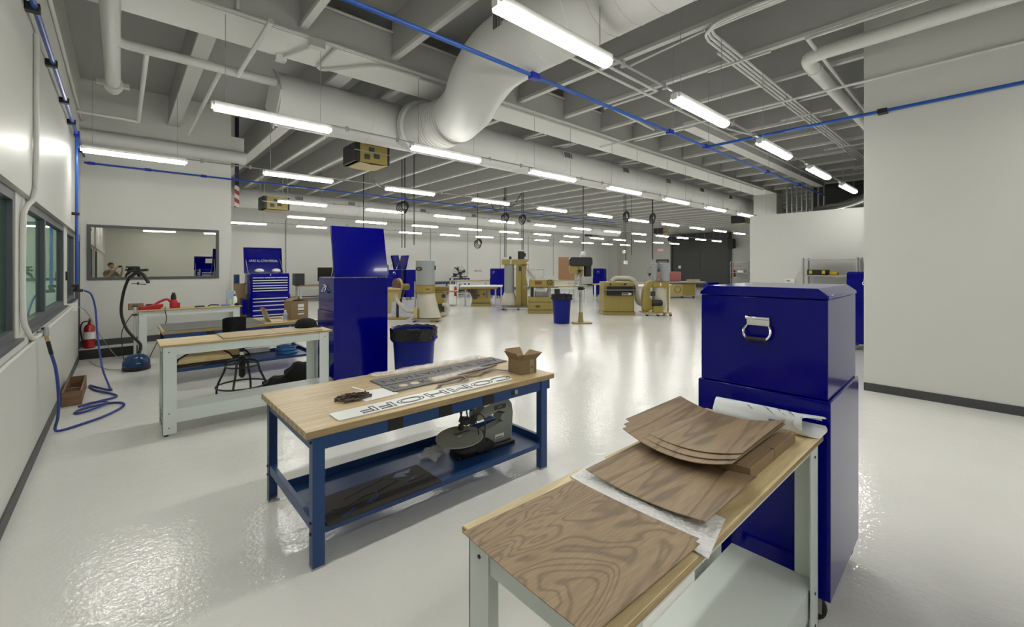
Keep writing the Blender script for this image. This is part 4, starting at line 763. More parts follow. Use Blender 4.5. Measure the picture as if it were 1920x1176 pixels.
# power drops
def drop(label, x, y, z0, coil=0, box=1, top=4.5, n=1):
    t = T('power_drop', label, 'power cable', (x, y, z0), 0, 'hanging power drops')
    for i in range(n): MB().cyl((.12*i,.05*i,0),(.12*i,.05*i,top-z0),.013,n=6).build('cable', M['cable'], t)
    if coil:
        for i in range(4): MB().tube(ring((.03*i,0,coil-z0+.03*i),.17-.015*i,20,'y'),.014,6,True).build('cable_coil', M['cable'], t)
    if box: B(-.05,-.05,-.02,.05,.05,.1).build('outlet_box', M['wht'], t, .01)
    return t
dr_ = [('double cable drop above the tall dust collector with conical bag', 6.1, 11.6, 2.2, 3.35, 0, 2), ('cable drop above the dust collector, right of the pair', 6.55, 11.7, 2.3, 0, 0, 1), ('looped cable end hanging left of the tall tan collector', 10.7, 14, 2.55, 2.55, 0, 1), ('coiled double cable drop left of the tall tan collector', 10.75, 12.4, 2.0, 3.45, 0, 2), ('coiled cable drop over the motor of the tall tan collector', 11.55, 12.3, 2.3, 3.45, 0, 2), ('cable drop feeding the drill press', 10.25, 8.25, 2.0, 0, 1, 1), ('coiled cable drop left of the striped machine by the planer', 13.0, 8.6, 1.75, 3.35, 1, 1), ('coiled cable drop above the open dust collector', 13.7, 8.0, 1.9, 3.3, 0, 2), ('cable drop with white box behind the planer', 15, 10, 2.2, 0, 1, 1), ('curled cable end behind the planer', 14.6, 9.4, 2.1, 0, 0, 1), ('grey drop pole behind the tall blue chest', 6.4, 15, 1.2, 0, 0, 1)]
for l, x, y, z, c, b, n in dr_: drop(l, x, y, z, c, b, ZC, n)
hose('black cable swooping from the air cleaner to the double cable drop', [(3.75,8.3,3.42),(3.95,8.6,3.35),(4.6,9.6,3.5),(5.4,10.8,3.75),(6.1,11.6,3.9),(6.55,11.7,3.9)], .012, 'cable', 'power_cable', 'cord', 6)
hose('black cable swooping between the coiled drops above the tall tan collector', [(10.2,12.6,4.1),(10.35,12.5,3.75),(10.55,12.45,3.8),(10.75,12.4,4.25),(10.8,12.4,4.0),(11.1,12.35,3.95),(11.55,12.3,4.5)], .014, 'cable', 'power_cable', 'cord', 6)
for i, x in enumerate((6.2, 9.3, 14.6, 17.5, 20.4, 23.2, 26.0)):
    pp_(f'thin wall conduit dropping down the far wall, {ORD[i]} from the left', [(x, YF-.03, .9),(x, YF-.03, 4.0)], .02, 'galv', 'conduit', 6, 'wall_conduit')
# ================================================================ machines on the shop floor
RZ = math.radians(-41.9)
def oval(t, x, y, z, w=.11, h=.05, rot=(PI/2,0,0)):
    o = MB().lathe([(1,0),(1,.002),(.0001,.002)],(0,0,0),20,'z').build('badge', M['dark'], t, loc=(x,y,z), rot=rot); o.scale = (w, h, 1)
    o2 = MB().cbox((0,0,.003),(.75,.35,.002)).build('badge_lettering', M['yel'], o); return o
def wheels(t, pts, r=.045):
    for x, y in pts:
        c = MB().cyl((x,y-.014,r),(x,y+.014,r),r,n=14).build('caster', M['rubber'], t); MB().cbox((x,y,r+.03),(.05,.045,.05)).build('caster_fork', M['galv'], c)
def bin_(label, loc, r=.29, h=.80):
    t = T('trash_bin', label, 'trash bin', loc, .3, 'blue round trash bins')
    MB().lathe([(r*.80,.0),(r*.82,.01),(r*.955,h-.16),(r*1.0,h-.16),(r*1.0,h-.03),(r*1.02,h-.02),(r*1.02,h),(r*.97,h),(r*.93,h-.16),(r*.79,.03),(.0001,.03)],(0,0,0),40).build('bin_body', M['binb'], t)
    rb = MB()
    for k in range(8): a = 2*PI*k/8; rb.cyl((r*.83*cs(a),r*.83*sn(a),.03),(r*.955*cs(a),r*.955*sn(a),h-.17),.008,n=6)
    rb.build('rib', M['binb'], t) if 0 else None
    for a in (-1.3, 1.84): MB().cbox((r*1.03*cs(a),r*1.03*sn(a),h-.10),(.05,.12,.05),Matrix.Rotation(a,3,'Z')).build('bin_handle', M['binb'], t, .008)
    def lin(u, v):
        a = 2*PI*u; q = .5+.3*sn(7*a+1)*sn(3*a)+.2*sn(19*a); dr = .012*sn(23*a+9*v)*v*(1-v)*3+.005*sn(5*a+2)
        if v < .5: k = v/.5; return ((r*.70+(r*.32)*k)*cs(a), (r*.70+(r*.32)*k)*sn(a), h-.32+.345*k+.006*sn(13*a)*k)
        k = (v-.5)/.5; R = r*1.03+.012+dr; return (R*cs(a), R*sn(a), h+.025+.006*sn(13*a)*(1-k)-(.135+.035*q)*k)
    MB().sheet(lin, 60, 12, .002).build('bin_liner', M['linen'], t, angle=60)
    return t
bin_('large blue trash bin with black liner behind the centre bench', (2.98, 5.32, 0))
bin_('blue trash bin with black liner beside the drill press', (9.58, 8.51, 0), .28, .82)
def hose_(t, pts, r, m='hosew', n=12, name='dust_hose'):
    sp = spline(pts, 10); rr = [r*(1+.05*(k % 2)) for k in range(len(sp))]; return MB().tube(sp, rr, n).build(name, M[m], t, angle=80)
# drill press
t = T('drill_press', 'tan floor drill press with black head on a chrome column', 'drill press', (10.0, 8.14, 0), RZ)
MB().prism([(-.22,-.2),(.30,-.2),(.34,0),(.30,.24),(-.22,.24),(-.26,0)],0,.035).build('base', M['tan'], t, .01); MB().lathe([(.09,.03),(.075,.07),(.06,.30),(.055,.32)],(0,0,0),20).build('column_collar', M['tan'], t)
MB().cyl((0,0,.3),(0,0,1.45),.042,n=18).build('column', M['chrome'], t); MB().cbox((0,0,1.03),(.15,.12,.13)).cyl((-.1,-.05,1.02),(.12,-.05,1.02),.02,n=8).build('table_bracket', M['black'], t, .01); B(-.24,-.42,1.07,.16,-.06,1.10).build('work_table', M['cast'], t, .006)
MB().prism([(-.30,1.44),(.05,1.40),(.05,1.68),(-.32,1.70),(-.34,1.60)],-.13,.12,'y').build('head', M['tan'], t, .02); MB().prism(rrect(-.34,1.66,.32,1.92,.07),-.16,.14,'y').build('belt_cover', M['black'], t, .02)
MB().cyl((.20,0,1.36),(.20,0,1.67),.11,n=18).build('motor', M['black'], t, .012); MB().cyl((-.17,-.10,1.18),(-.17,-.10,1.45),.028,n=12).cyl((-.17,-.10,1.12),(-.17,-.10,1.2),.035,n=12).build('spindle', M['steel'], t)
MB().cyl((-.06,-.16,1.52),(-.06,-.13,1.52),.05,n=14).tube([(-.06,-.16,1.52),(-.14,-.19,1.36)],.008,6).tube([(-.06,-.16,1.52),(.07,-.19,1.55)],.008,6).tube([(-.06,-.16,1.52),(-.1,-.19,1.66)],.008,6).build('feed_handle', M['black'], t); MB().cyl((0,0,1.93),(0,0,2.04),.03,.012,12).build('plug', M['wht'], t)
# wide planer with pale hose
t = T('planer', 'wide tan thickness planer with black feed slot and pale dust hose', 'planer', (12.95, 8.95, 0), RZ)
B(-.52,-.40,.10,.52,.40,.80).box(-.55,-.42,0,.55,.42,.10).build('cabinet', M['tan'], t, .012); B(-.52,-.38,.80,.52,.38,1.12).build('head_case', M['tan'], t, .02); B(-.53,-.425,.10,.53,-.40,.115).build('base_line', M['dark'], t); B(-.004,-.405,.13,.004,-.399,.78).build('door_seam', M['tand'], t)
B(-.42,-.46,.66,.46,-.385,.98).build('feed_slot', M['black'], t, .01); B(-.54,-.66,.845,.48,-.38,.865).build('infeed_table', M['cast'], t, .004); B(.08,-.468,.68,.40,-.461,.76).build('scale_plate', M['wht'], t); B(.09,-.470,.70,.30,-.468,.74).build('scale_print', M['dark'], t)
for x in (-.3,.2): MB().cyl((x,-.42,1.05),(x,-.38,1.05),.03,n=10).build('knob', M['black'], t)
MB().cyl((.50,-.30,.9),(.56,-.30,.9),.12,n=18).build('hand_wheel', M['black'], t)
hose_(t, [(-.15,.0,1.12),(-.05,.0,1.22),(.15,-.02,1.24),(.45,-.05,1.22),(.62,-.08,1.1),(.68,-.1,.75),(.72,-.15,.45),(.85,-.2,.36),(1.0,-.25,.38)], .085)
# dust collector with two drums
t = T('dust_collector', 'tan two-drum dust collector with clear bag beside the wide planer', 'dust collector', (13.45, 7.75, 0), RZ)
B(-.45,-.28,.09,.46,.30,.13).build('base_frame', M['tan'], t, .01); wheels(t, [(-.36,-.28),(.0,-.30),(.43,-.26),(.4,.26)])
MB().prism([(-.42,.13),(-.30,.13),(-.12,.22),(-.10,.50),(-.22,.62),(-.20,.90),(-.06,1.12),(-.12,1.20),(-.30,1.12),(-.42,.85),(-.47,.5)],-.14,.10,'y').build('blower_housing', M['tan'], t, .02)
MB().cyl((-.15,-.16,.43),(.18,-.16,.43),.11,n=18).build('motor', M['black'], t, .02); B(-.20,-.20,.66,-.05,-.12,.82).build('switch_box', M['dark'], t, .01); B(-.12,-.26,.13,.2,-.05,.34).build('motor_mount', M['tan'], t, .01)
for x in (-.02,.34): MB().cyl((x,.02,1.14),(x,.02,1.78),.155 if x > 0 else .10,n=28).build('filter_drum', M['greyf'], t, .015)
B(-.12,-.16,.95,.42,.18,1.15).build('drum_band', M['tan'], t, .012); B(-.13,-.165,1.13,.43,.185,1.15).build('band_trim', M['tand'], t); B(.12,-.165,1.0,.16,-.158,1.1).build('warning_label', M['label'], t)
MB().lathe([(.22,.96),(.23,.85),(.235,.35),(.20,.2),(.0001,.18)],(.15,.02,0),24,'z',1,.7).build('dust_bag', M['bag'], t); B(.42,-.02,.12,.46,.02,1.7).build('support_post', M['tan'], t)
# big collector tower
t = T('dust_collector', 'tall tan collector tower with grey drum, black motor and clear bag', 'dust collector', (11.35, 12.45, 0), RZ)
B(-.52,-.45,.10,.62,.35,.14).build('base_frame', M['cast'], t, .01); wheels(t, [(-.48,-.40),(.1,-.42),(.55,-.38)], .05)
B(-.52,-.22,1.72,.46,.22,1.93).build('top_housing', M['tan'], t, .012); B(.02,-.20,.14,.22,.22,1.72).build('column', M['tan'], t, .008); B(.22,-.1,.14,.46,.22,1.0).build('side_cabinet', M['tan'], t, .008)
MB().prism([(.22,1.0),(.46,1.0),(.40,1.3),(.44,1.72),(.22,1.72)],-.12,.2,'y').build('inlet_cone', M['tan'], t, .01); B(.215,-.11,.70,.47,-.098,.715).build('seam_line', M['tand'], t)
MB().cyl((-.24,0,.66),(-.24,0,1.72),.19,n=30).build('filter_drum', M['greyf'], t); B(-.19,-.225,1.74,-.16,-.2,1.92).build('label_strip', M['label'], t)
MB().lathe([(.19,.66),(.22,.62),(.34,.22),(.34,.16),(.0001,.15)],(-.24,0,0),24,'z',1,.7).build('dust_bag', M['bag'], t)
MB().cyl((.22,0,1.93),(.22,0,2.24),.13,n=20).cbox((.36,0,2.1),(.08,.1,.14)).build('motor', M['black'], t, .015); MB().cyl((-.20,0,1.93),(-.20,0,2.04),.05,n=12).build('top_knob', M['black'], t, .01)
B(.12,-.215,1.48,.22,-.2,1.66).build('switch_box', M['dark'], t, .006); MB().cyl((.3,-.15,1.82),(.5,-.18,1.78),.06,.05,14).build('inlet_port', M['wht'], t)
hose_(t, [(.48,-.1,1.55),(.62,-.1,1.35),(.8,-.1,1.15),(.95,-.05,1.02)], .06)
# shaper / planer
t = T('planer', 'tan four-post planer with striped curved base beside the tall collector', 'planer', (11.2, 10.95, 0), RZ)
def slabp(z0, z1, e=0): return MB().prism(rrect(-.45-e,-.38-e,.45+e,.38+e,.16),z0,z1)
slabp(.0,.58).build('base_cabinet', M['tan'], t, .012)
for z in (.12,.40): slabp(z,z+.022,.003).build('base_stripe', M['dark'], t)
oval(t, -.12, -.384, .26, .09, .045)
for sx in (-.30,.30):
    for sy in (-.22,.22): MB().cyl((sx,sy,.58),(sx,sy,.98),.045,n=14).build('post', M['black'] if sx < 0 else M['chrome'], t)
B(-.20,-.25,.58,.28,.25,.76).build('bed', M['cast'], t, .01); B(-.40,-.34,.93,.46,.34,1.20).build('head_case', M['tan'], t, .02); B(-.22,-.35,1.02,.02,-.34,1.14).build('control_plate', mat('brown plate', (.13,.07,.03), .5), t); B(-.62,-.2,.90,.62,.2,.94).build('roller_bed', M['cast'], t, .005)
MB().tube(ring((.30,-.37,1.10),.085,20,'y'),.014,6,True).cyl((.30,-.39,1.1),(.30,-.34,1.1),.02,n=8).build('hand_wheel', M['dark'], t); B(.48,-.30,.62,.66,-.1,.86).build('side_bracket', M['black'], t, .01)
# table saw
t = T('table_saw', 'tan cabinet table saw with wide pale table', 'table saw', (11.35, 14.6, 0), RZ)
MB().prism([(-.40,-.34),(.44,-.34),(.44,.34),(-.40,.34)],0,.12).build('plinth', M['tan'], t, .01); MB().prism([(-.38,.12),(.40,.12),(.36,.78),(-.30,.78)],-.31,.31,'y').build('cabinet', M['tan'], t, .01); B(-.385,-.345,.12,.405,-.31,.14).build('base_line', M['dark'], t)
B(-.85,-.48,.80,.90,.48,.86).build('saw_table', M['wht'], t, .006); B(-.80,-.52,.72,.70,-.48,.80).build('fence_rail', M['tand'], t, .005); oval(t, -.22, -.318, .34, .09, .045)
MB().prism([(-.55,.80),(-.28,.80),(-.20,.30),(-.32,.30)],-.36,-.31,'y').cbox((-.2,-.37,.62),(.12,.06,.16)).cbox((-.12,-.38,.45),(.18,.05,.08)).build('motor_bracket', mat('dark brown motor', (.05,.035,.02), .5), t, .006)
for x in (-.62,.62,.86): B(x-.03,-.42,0,x+.03,-.36,.80).build('extension_leg', M['galv'], t)
MB().cyl((.14,-.33,.5),(.14,-.31,.5),.05,n=16).cbox((.26,-.32,.5),(.03,.02,.3)).build('crank_slot', M['dark'], t)
t = T('cabinet_stand', 'light grey small cabinet at the left end of the table saw', 'cabinet', (10.55, 15.45, 0), RZ); B(-.18,-.2,.05,.12,.2,.88).build('cabinet_body', M['white'], t, .006); B(-.16,-.18,0,-.1,.18,.05).build('foot', M['galv'], t); B(.05,-.18,0,.1,.18,.05).build('foot', M['galv'], t)
o = MB().lathe([(.05,0),(.055,.01),(.055,.33),(.02,.40),(.0001,.42)],(0,0,0),14).build('fire_extinguisher', M['redx'], None, loc=(10.45,15.2,.42)); tag(o, 'red extinguisher hung on the side of the light grey cabinet of the table saw', 'extinguisher')
# round-bag dust collector, left
t = T('dust_collector', 'tan dust collector with big grey drum, oval badge and wide clear bag', 'dust collector', (6.85, 11.55, 0), RZ)
MB().prism([(-.35,-.3),(.45,-.3),(.50,.3),(-.35,.3)],.07,.10).build('base_plate', M['tan'], t); wheels(t, [(-.28,-.26),(.4,-.26)], .035)
MB().cyl((0,0,1.10),(0,0,1.83),.285,n=36).build('filter_drum', M['greyf'], t); MB().cyl((0,0,1.83),(0,0,1.845),.295,n=36).build('drum_lid', M['wht'], t)
MB().cyl((0,0,.87),(0,0,1.10),.285,n=36).build('drum_band', M['tan'], t)
for z in (.86,1.085): MB().cyl((0,0,z),(0,0,z+.025),.295,n=36).build('clamp_band', M['tand'], t)
oval(t, -.14, -.258, 1.58, .13, .06, (PI/2,0,-.5)); B(.06,-.295,.97,.2,-.28,.995).build('label_strip', M['dark'], t); B(.28,-.03,1.55,.31,.03,1.68).build('drum_latch', M['black'], t)
bgm = MB().lathe([(.27,.86),(.28,.80),(.30,.5),(.34,.2),(.36,.12),(.0001,.11)],(0,0,0),28,'z',1.0,.8); bgm.v = [(x+(.86-z)*.17, y, z) for x, y, z in bgm.v]; bgm.build('dust_bag', M['bag'], t); B(-.33,-.03,.10,-.29,.03,1.2).build('support_post', M['galv'], t); B(-.31,-.2,.10,-.2,.1,.42).build('blower_side', M['cream'], t, .01)
hose_(t, [(-.30,.05,.28),(-.55,.1,.30),(-.75,.2,.42),(-.95,.35,.62),(-1.0,.5,.8)], .055)
# bandsaw / jointer behind
t = T('jointer', 'tan jointer with pale curled hose behind the round-bag dust collector', 'jointer', (8.0, 12.55, 0), RZ)
MB().prism([(-.25,0),(.18,0),(.18,.70),(.22,.78),(-.30,.78)],-.25,.25,'y').build('stand_cabinet', M['tan'], t, .01); B(-.42,-.2,.80,.62,.2,.84).build('jointer_table', M['tan'], t, .005); B(-.38,-.1,.84,.30,.12,.98).build('fence', M['tand'], t, .01); B(.10,-.255,.62,.22,-.2,.74).build('motor_vent', M['dark'], t); B(-.02,-.256,.16,.19,-.248,.42).build('access_hole', M['dark'], t)
hose_(t, [(.15,-.3,.40),(.27,-.34,.38),(.33,-.35,.26),(.27,-.36,.12),(.1,-.36,.07)], .06)
# disc sander and its neighbour
t = T('disc_sander', 'tan pedestal disc sander with brown disc left of the round-bag collector', 'disc sander', (6.5, 12.65, 0), RZ)
MB().prism([(-.30,-.22),(.32,-.22),(.34,.22),(-.32,.22)],0,.05).build('base', M['tan'], t, .01); MB().cyl((0,0,.05),(0,0,.62),.045,n=14).build('post', M['dark'], t)
MB().prism([(-.26,.98),(.12,.98),(.06,.62),(-.12,.55),(-.24,.68)],-.16,.16,'y').build('sander_body', M['cream'], t, .03); B(-.42,-.26,.92,.15,.2,.95).build('work_table', M['cream'], t, .006)
MB().cyl((-.08,.02,1.06),(-.02,.08,1.06),.20,n=28).build('disc', M['brown'], t); MB().cyl((-.02,.08,1.06),(.03,.13,1.06),.215,n=28).build('disc_guard', M['cream'], t); MB().cyl((.04,.12,1.0),(.28,.3,1.0),.10,n=16).build('motor', M['tand'], t, .01); MB().tube([(.20,0,.95),(.12,-.05,.5)],.02,6).cbox((.18,-.1,.72),(.04,.04,.35),Matrix.Rotation(.4,3,'Y')).build('brace', M['black'], t)
t = T('mortiser', 'tan cabinet machine with dark spindle head, half hidden by the tall blue chest', 'mortiser', (7.0, 14.5, 0), RZ)
B(-.25,-.25,0,.13,.25,.86).build('cabinet', M['tan'], t, .01); B(-.255,-.255,.28,.135,-.248,.30).box(-.255,-.255,.08,.135,-.248,.10).build('base_line', M['tand'], t); B(-.3,-.3,.86,.2,.25,.92).build('work_table', M['cast'], t, .006); B(-.12,-.06,.92,.02,.1,1.80).build('column', M['greyf'], t, .01); B(-.2,-.16,1.35,.08,.1,1.72).build('spindle_head', mat('navy head', (.03,.05,.09), .4), t, .02); MB().cyl((-.06,-.1,1.1),(-.06,-.1,1.35),.03,n=10).build('spindle', M['steel'], t); MB().cyl((-.15,0,1.62),(-.15,0,1.90),.08,n=14).build('motor', M['tan'], t)
# far blue chests
dup(c2, (9.85, 19.9, 0), -PI/2, 'far blue chest with lid leaning left, behind the disc sander', 'blue tool chests')
dup(c2, (10.85, 19.9, 0), PI/2, 'far blue chest with lid leaning right, chrome side handle, behind the disc sander', 'blue tool chests')
dup(c1, (15.0, 17.8, 0), PI+.1, 'far closed blue chest behind the table saw', 'blue tool chests'); dup(c1, (19.7, 14.7, 0), PI+.4, 'far closed blue chest behind the drill press', 'blue tool chests')
# back-of-shop benches and loose things
def table_(label, x, y, rz, w, d, h, top, legm, cat='table', th=.05):
    t = T('work_table', label, cat, (x, y, 0), rz); B(-w/2,-d/2,h-th,w/2,d/2,h).build('table_top', M[top], t, .004)
    for sx in (-1,1):
        for sy in (-1,1): B(sx*(w/2-.08)-.035,sy*(d/2-.08)-.035,0,sx*(w/2-.08)+.035,sy*(d/2-.08)+.035,h-th).build('leg', M[legm], t)
    B(-w/2+.05,-d/2+.04,h-th-.1,w/2-.05,-d/2+.07,h-th).build('front_rail', M[legm], t); B(-w/2+.08,-.2,.18,w/2-.08,.2,.2).build('lower_shelf', M[legm], t); return t
table_('pale work table with white legs behind the drill press', 14.9, 13.3, RZ*.1, 2.6, .9, .80, 'mdf', 'benchw'); table_('long pale work table beyond the wide planer', 18.6, 12.6, .0, 3.2, 1.0, .82, 'mdf', 'benchw'); table_('white topped table behind the dust collector with two drums', 17.6, 10.4, 0, 2.2, .9, .84, 'wht', 'benchw')
table_('blue legged bench behind the round-bag collector', 13.9, 21.9, 0, 1.6, .7, .78, 'greymat', 'bench'); table_('blue legged stand carrying the mitre saw', 16.0, 22.8, 0, 1.3, .6, .98, 'wht', 'bench'); table_('desk with pale top under the black monitor', 7.4, 21.8, 0, 2.6, .8, .78, 'card', 'galv'); table_('pale table with clutter behind the table saw', 14.6, 19.6, 0, 2.6, .8, .90, 'mdf', 'benchw')
o = B(-.55,-.02,0,.55,.02,.66).build('monitor', M['screen'], None, .01, loc=(7.6,21.85,.95)); tag(o, 'black flat monitor standing on the far desk beside the open blue chest', 'monitor'); B(-.15,-.1,-.17,.15,.1,-.155).box(-.04,-.02,-.155,.04,.02,0).build('monitor_stand', M['black'], o)
o = B(-.2,-.25,0,.2,.25,.55).build('computer_case', M['black'], None, .01, loc=(6.15,21.7,.78)); tag(o, 'black computer tower on the far desk, left of the monitor', 'computer')
o = MB().sheet(lambda u, v: (1.2*(u-.5), .05*sn(7*u), -.75*v), 12, 6, .01).build('white_cloth', M['wht'], None, loc=(8.0,21.36,.72)); tag(o, 'white cloth hanging in front of the far desk', 'cloth')
o = B(-.6,-.3,0,.6,.3,.28).build('tan_crate', M['card'], None, .01, loc=(7.9,21.0,0)); tag(o, 'low tan crate on the floor in front of the far desk', 'crate')
t = T('miter_saw', 'grey mitre saw on the far blue legged stand', 'mitre saw', (16.0, 22.8, .98), RZ); B(-.5,-.2,0,.5,.2,.06).build('saw_base', M['cast'], t, .01); MB().cyl((.05,-.05,.28),(.05,.05,.28),.17,n=20).build('blade_guard', M['steel'], t); MB().cyl((.0,.1,.3),(.22,.1,.34),.09,n=12).build('motor', M['dark'], t); MB().tube([(-.05,0,.36),(-.28,-.05,.6),(-.34,-.05,.62)],.03,8).build('handle', M['black'], t); MB().cyl((-.4,0,.15),(-.25,0,.15),.09,n=12).build('clamp_knob', M['dark'], t)
def fan(label, x, y, h, r, rz):
    t = T('floor_fan', label, 'fan', (x, y, 0), rz); MB().lathe([(.25,0),(.25,.03),(.03,.06),(.0001,.06)],(0,0,0),20).build('base', M['black'], t); MB().cyl((0,.1,.05),(0,.1,h),.025,n=10).build('pole', M['black'], t); MB().cyl((0,.02,h),(0,.22,h),.09,n=14).build('motor', M['black'], t)
    g = MB()
    for k in range(5): g.tube(ring((0,-.04+.02*abs(k-2),h),r*(.2+.2*k),28,'y'),.006,4,True)
    for k in range(16): a = 2*PI*k/16; g.tube([(0,-.06,h),(r*.7*cs(a),-.05,h+r*.7*sn(a)),(r*cs(a),.0,h+r*sn(a))],.004,4)
    g.build('guard', M['dark'], t)
    for k in range(4):
        a = k*PI/2+.4; MB().sheet(lambda u, v: (r*(.15+.75*u)*cs(a+.5*(v-.5)), .02+.05*(v-.5), h+r*(.15+.75*u)*sn(a+.5*(v-.5))), 4, 4, .004).build('blade', M['dark'], t)
fan('grey pedestal fan standing by the far wall', 15.0, 21.4, 1.25, .42, -.9); fan('black drum fan on a stand behind the wide planer', 20.6, 11.9, 1.35, .36, RZ)
o = B(-.42,-.02,0,.42,.02,1.2).build('plywood_sheet', mat('brown hardboard', (.30,.17,.09), .6), None, loc=(17.5,15.2,.95), rz=RZ); tag(o, 'brown hardboard sheet standing behind the drill press', 'wood sheet')
table_('rack table under the brown hardboard sheet', 17.5, 15.4, 0, 1.8, .8, .95, 'mdf', 'benchw')
t = T('lumber_rack', 'grey bar rack along the far wall left of the brown sheet', 'rack', (16.6, 17.3, 0), RZ); MB().tube([(-1.3,0,1.55),(1.0,0,1.50)],.035,8).build('upper_bar', M['galv'], t); MB().tube([(.2,0,.98),(1.1,0,.98)],.05,8).build('lower_bar', M['galv'], t)
for x in (-1.2,.2,.95): B(x-.03,-.03,0,x+.03,.03,1.55).build('upright', M['galv'], t)
t = T('foam_block', 'pinkish red foam block on the far table saw outfeed', 'foam block', (22.3, 12.0, .87), RZ); B(-.55,-.4,0,.50,.4,.50).build('block', M['pink'], t, .02)
t = T('outfeed_cart', 'tan cabinet cart with grey top under the pinkish foam block', 'cart', (22.3, 11.3, 0), RZ); B(-.85,-.4,.12,.60,.4,.74).build('cabinet', M['cream'], t, .01); B(-.1,-.41,.14,.55,-.4,.72).build('door', M['tan'], t); B(-.95,-.5,.78,1.1,.6,.86).build('top', M['galv'], t, .005); wheels(t, [(-.1,-.35),(.5,-.35)], .06); MB().tube(ring((-.35,-.42,.45),.16,20,'y'),.02,6,True).build('hose_ring', M['tand'], t)
t = T('blue_crate', 'dark blue crate right of the tan outfeed cart', 'crate', (24.3, 10.6, 0), RZ); B(-.3,-.3,.1,.3,.3,.78).build('crate_body', M['blue'], t, .01); B(-.28,-.28,0,.28,.28,.1).build('skid', M['dark'], t)
o = B(-.35,-.1,0,.35,.1,.10).build('lumber_bundle', M['ply'], None, .01, loc=(22.9,10.95,.862), rz=RZ+.2); tag(o, 'small pale lumber bundle lying on the outfeed cart', 'lumber')
# far right wall: roll-up door, exit sign, door, wire shelf
XW = XR
t = T('roll_up_door', 'dark grey roll-up door in the far right wall', 'door', (XW, 15.75, 0)); B(-.06,-2.2,0,-.02,2.2,3.75).build('curtain', M['exdoor'], t)
B(-.45,-2.45,3.75,0,2.45,4.25).build('coil_hood', M['dark'], t, .04); B(-.14,2.2,0,0,2.35,3.75).build('guide_rail', M['dark'], t); B(-.14,-2.45,0,0,-2.2,3.75).build('guide_rail', M['dark'], t); B(-.5,-2.75,3.0,-.05,-2.4,3.7).build('opener', M['black'], t, .03); B(-.075,1.5,1.50,-.06,1.7,1.72).build('notice', M['label'], t); MB().cyl((-.07,-.05,1.4),(-.07,-.05,2.9),.012,n=6).build('pull_rope', M['black'], t)
t = T('exit_sign', 'small glowing red exit sign above the far dark door', 'exit sign', (XW, 19.05, 3.05)); B(-.05,-.26,-.12,0,.26,.12).build('sign_body', M['wht'], t); text('sign_lettering', 'EXIT', .2, M['redtag'], t, (-.052,0,0), (PI/2,0,-PI/2), .002, 1)
ds = struct(B(XW-.05,18.35,0,XW,19.45,2.25).build('door_2', M['dark'])); B(XW-.06,18.45,0,XW-.045,19.35,2.15).build('door_leaf', M['greyf'], ds)
def shelf(label, x, y, rz, w, d, h, zs, m, cat='shelf'):
    t = T('wire_shelf', label, cat, (x, y, 0), rz)
    for sx in (-1,1):
        for sy in (-1,1): MB().cyl((sx*w/2,sy*d/2,0),(sx*w/2,sy*d/2,h),.026,n=8).build('post', M[m], t)
    for z in zs: B(-w/2,-d/2,z,w/2,d/2,z+.025).build('shelf_board', M[m], t)
    return t
shelf('tall wire shelf by the far right wall next to the low partition', 33.0, 12.3, PI/2, 1.2, .5, 2.0, (.2,.7,1.2,1.55,1.97), 'galv')
o = B(-.3,-.2,0,.3,.2,.16).build('storage_box', M['wht'], None, .01, loc=(33.0,12.2,1.225)); tag(o, 'pale box on the far wire shelf', 'box')
shelf('grey metal shelf against the low partition wall', 12.65, 2.66, PI/2, 1.06, .45, 1.86, (.2,.8,1.42,1.80), 'galv')
t = T('tool_case', 'black tool case with yellow latches on the grey metal shelf', 'tool case', (12.62,2.92,1.446), PI/2); B(-.20,-.15,0,.20,.15,.13).build('case_body', M['black'], t, .01); [B(x-.03,.15-.315,.03,x+.03,.15-.30,.11).box(x-.03,-.17,.03,x+.03,-.15,.11).box(x-.03,.15,.03,x+.03,.165,.11).build('latch', M['yel'], t) for x in (-.14,.12)]
o = B(-.08,-.08,0,.08,.08,.08).build('yellow_pouch', M['yel'], None, .02, loc=(12.6,2.60,1.446)); tag(o, 'small yellow pouch beside the tool case on the metal shelf', 'pouch')
t = T('thermostat', 'small white thermostat on the low partition wall', 'thermostat', (13.0,3.62,1.28)); B(-.025,-.11,-.05,0,.11,.05).build('thermostat_body', M['wht'], t, .004); B(-.028,.0,-.02,-.025,.08,.025).build('display', M['greyf'], t)
o = MB().lathe([(.07,0),(.075,.01),(.075,.42),(.03,.5),(.0001,.52)],(0,0,0),14).build('fire_extinguisher', M['redx'], None, loc=(33.6,12.95,.9)); tag(o, 'red extinguisher on the wall by the far wire shelf', 'extinguisher')
o = B(-.3,-.02,-.04,.3,.02,.04).build('outlet_strip', M['galv'], None, loc=(18.4,YF-.03,1.35)); tag(o, 'small grey outlet strip on the far wall', 'outlet')
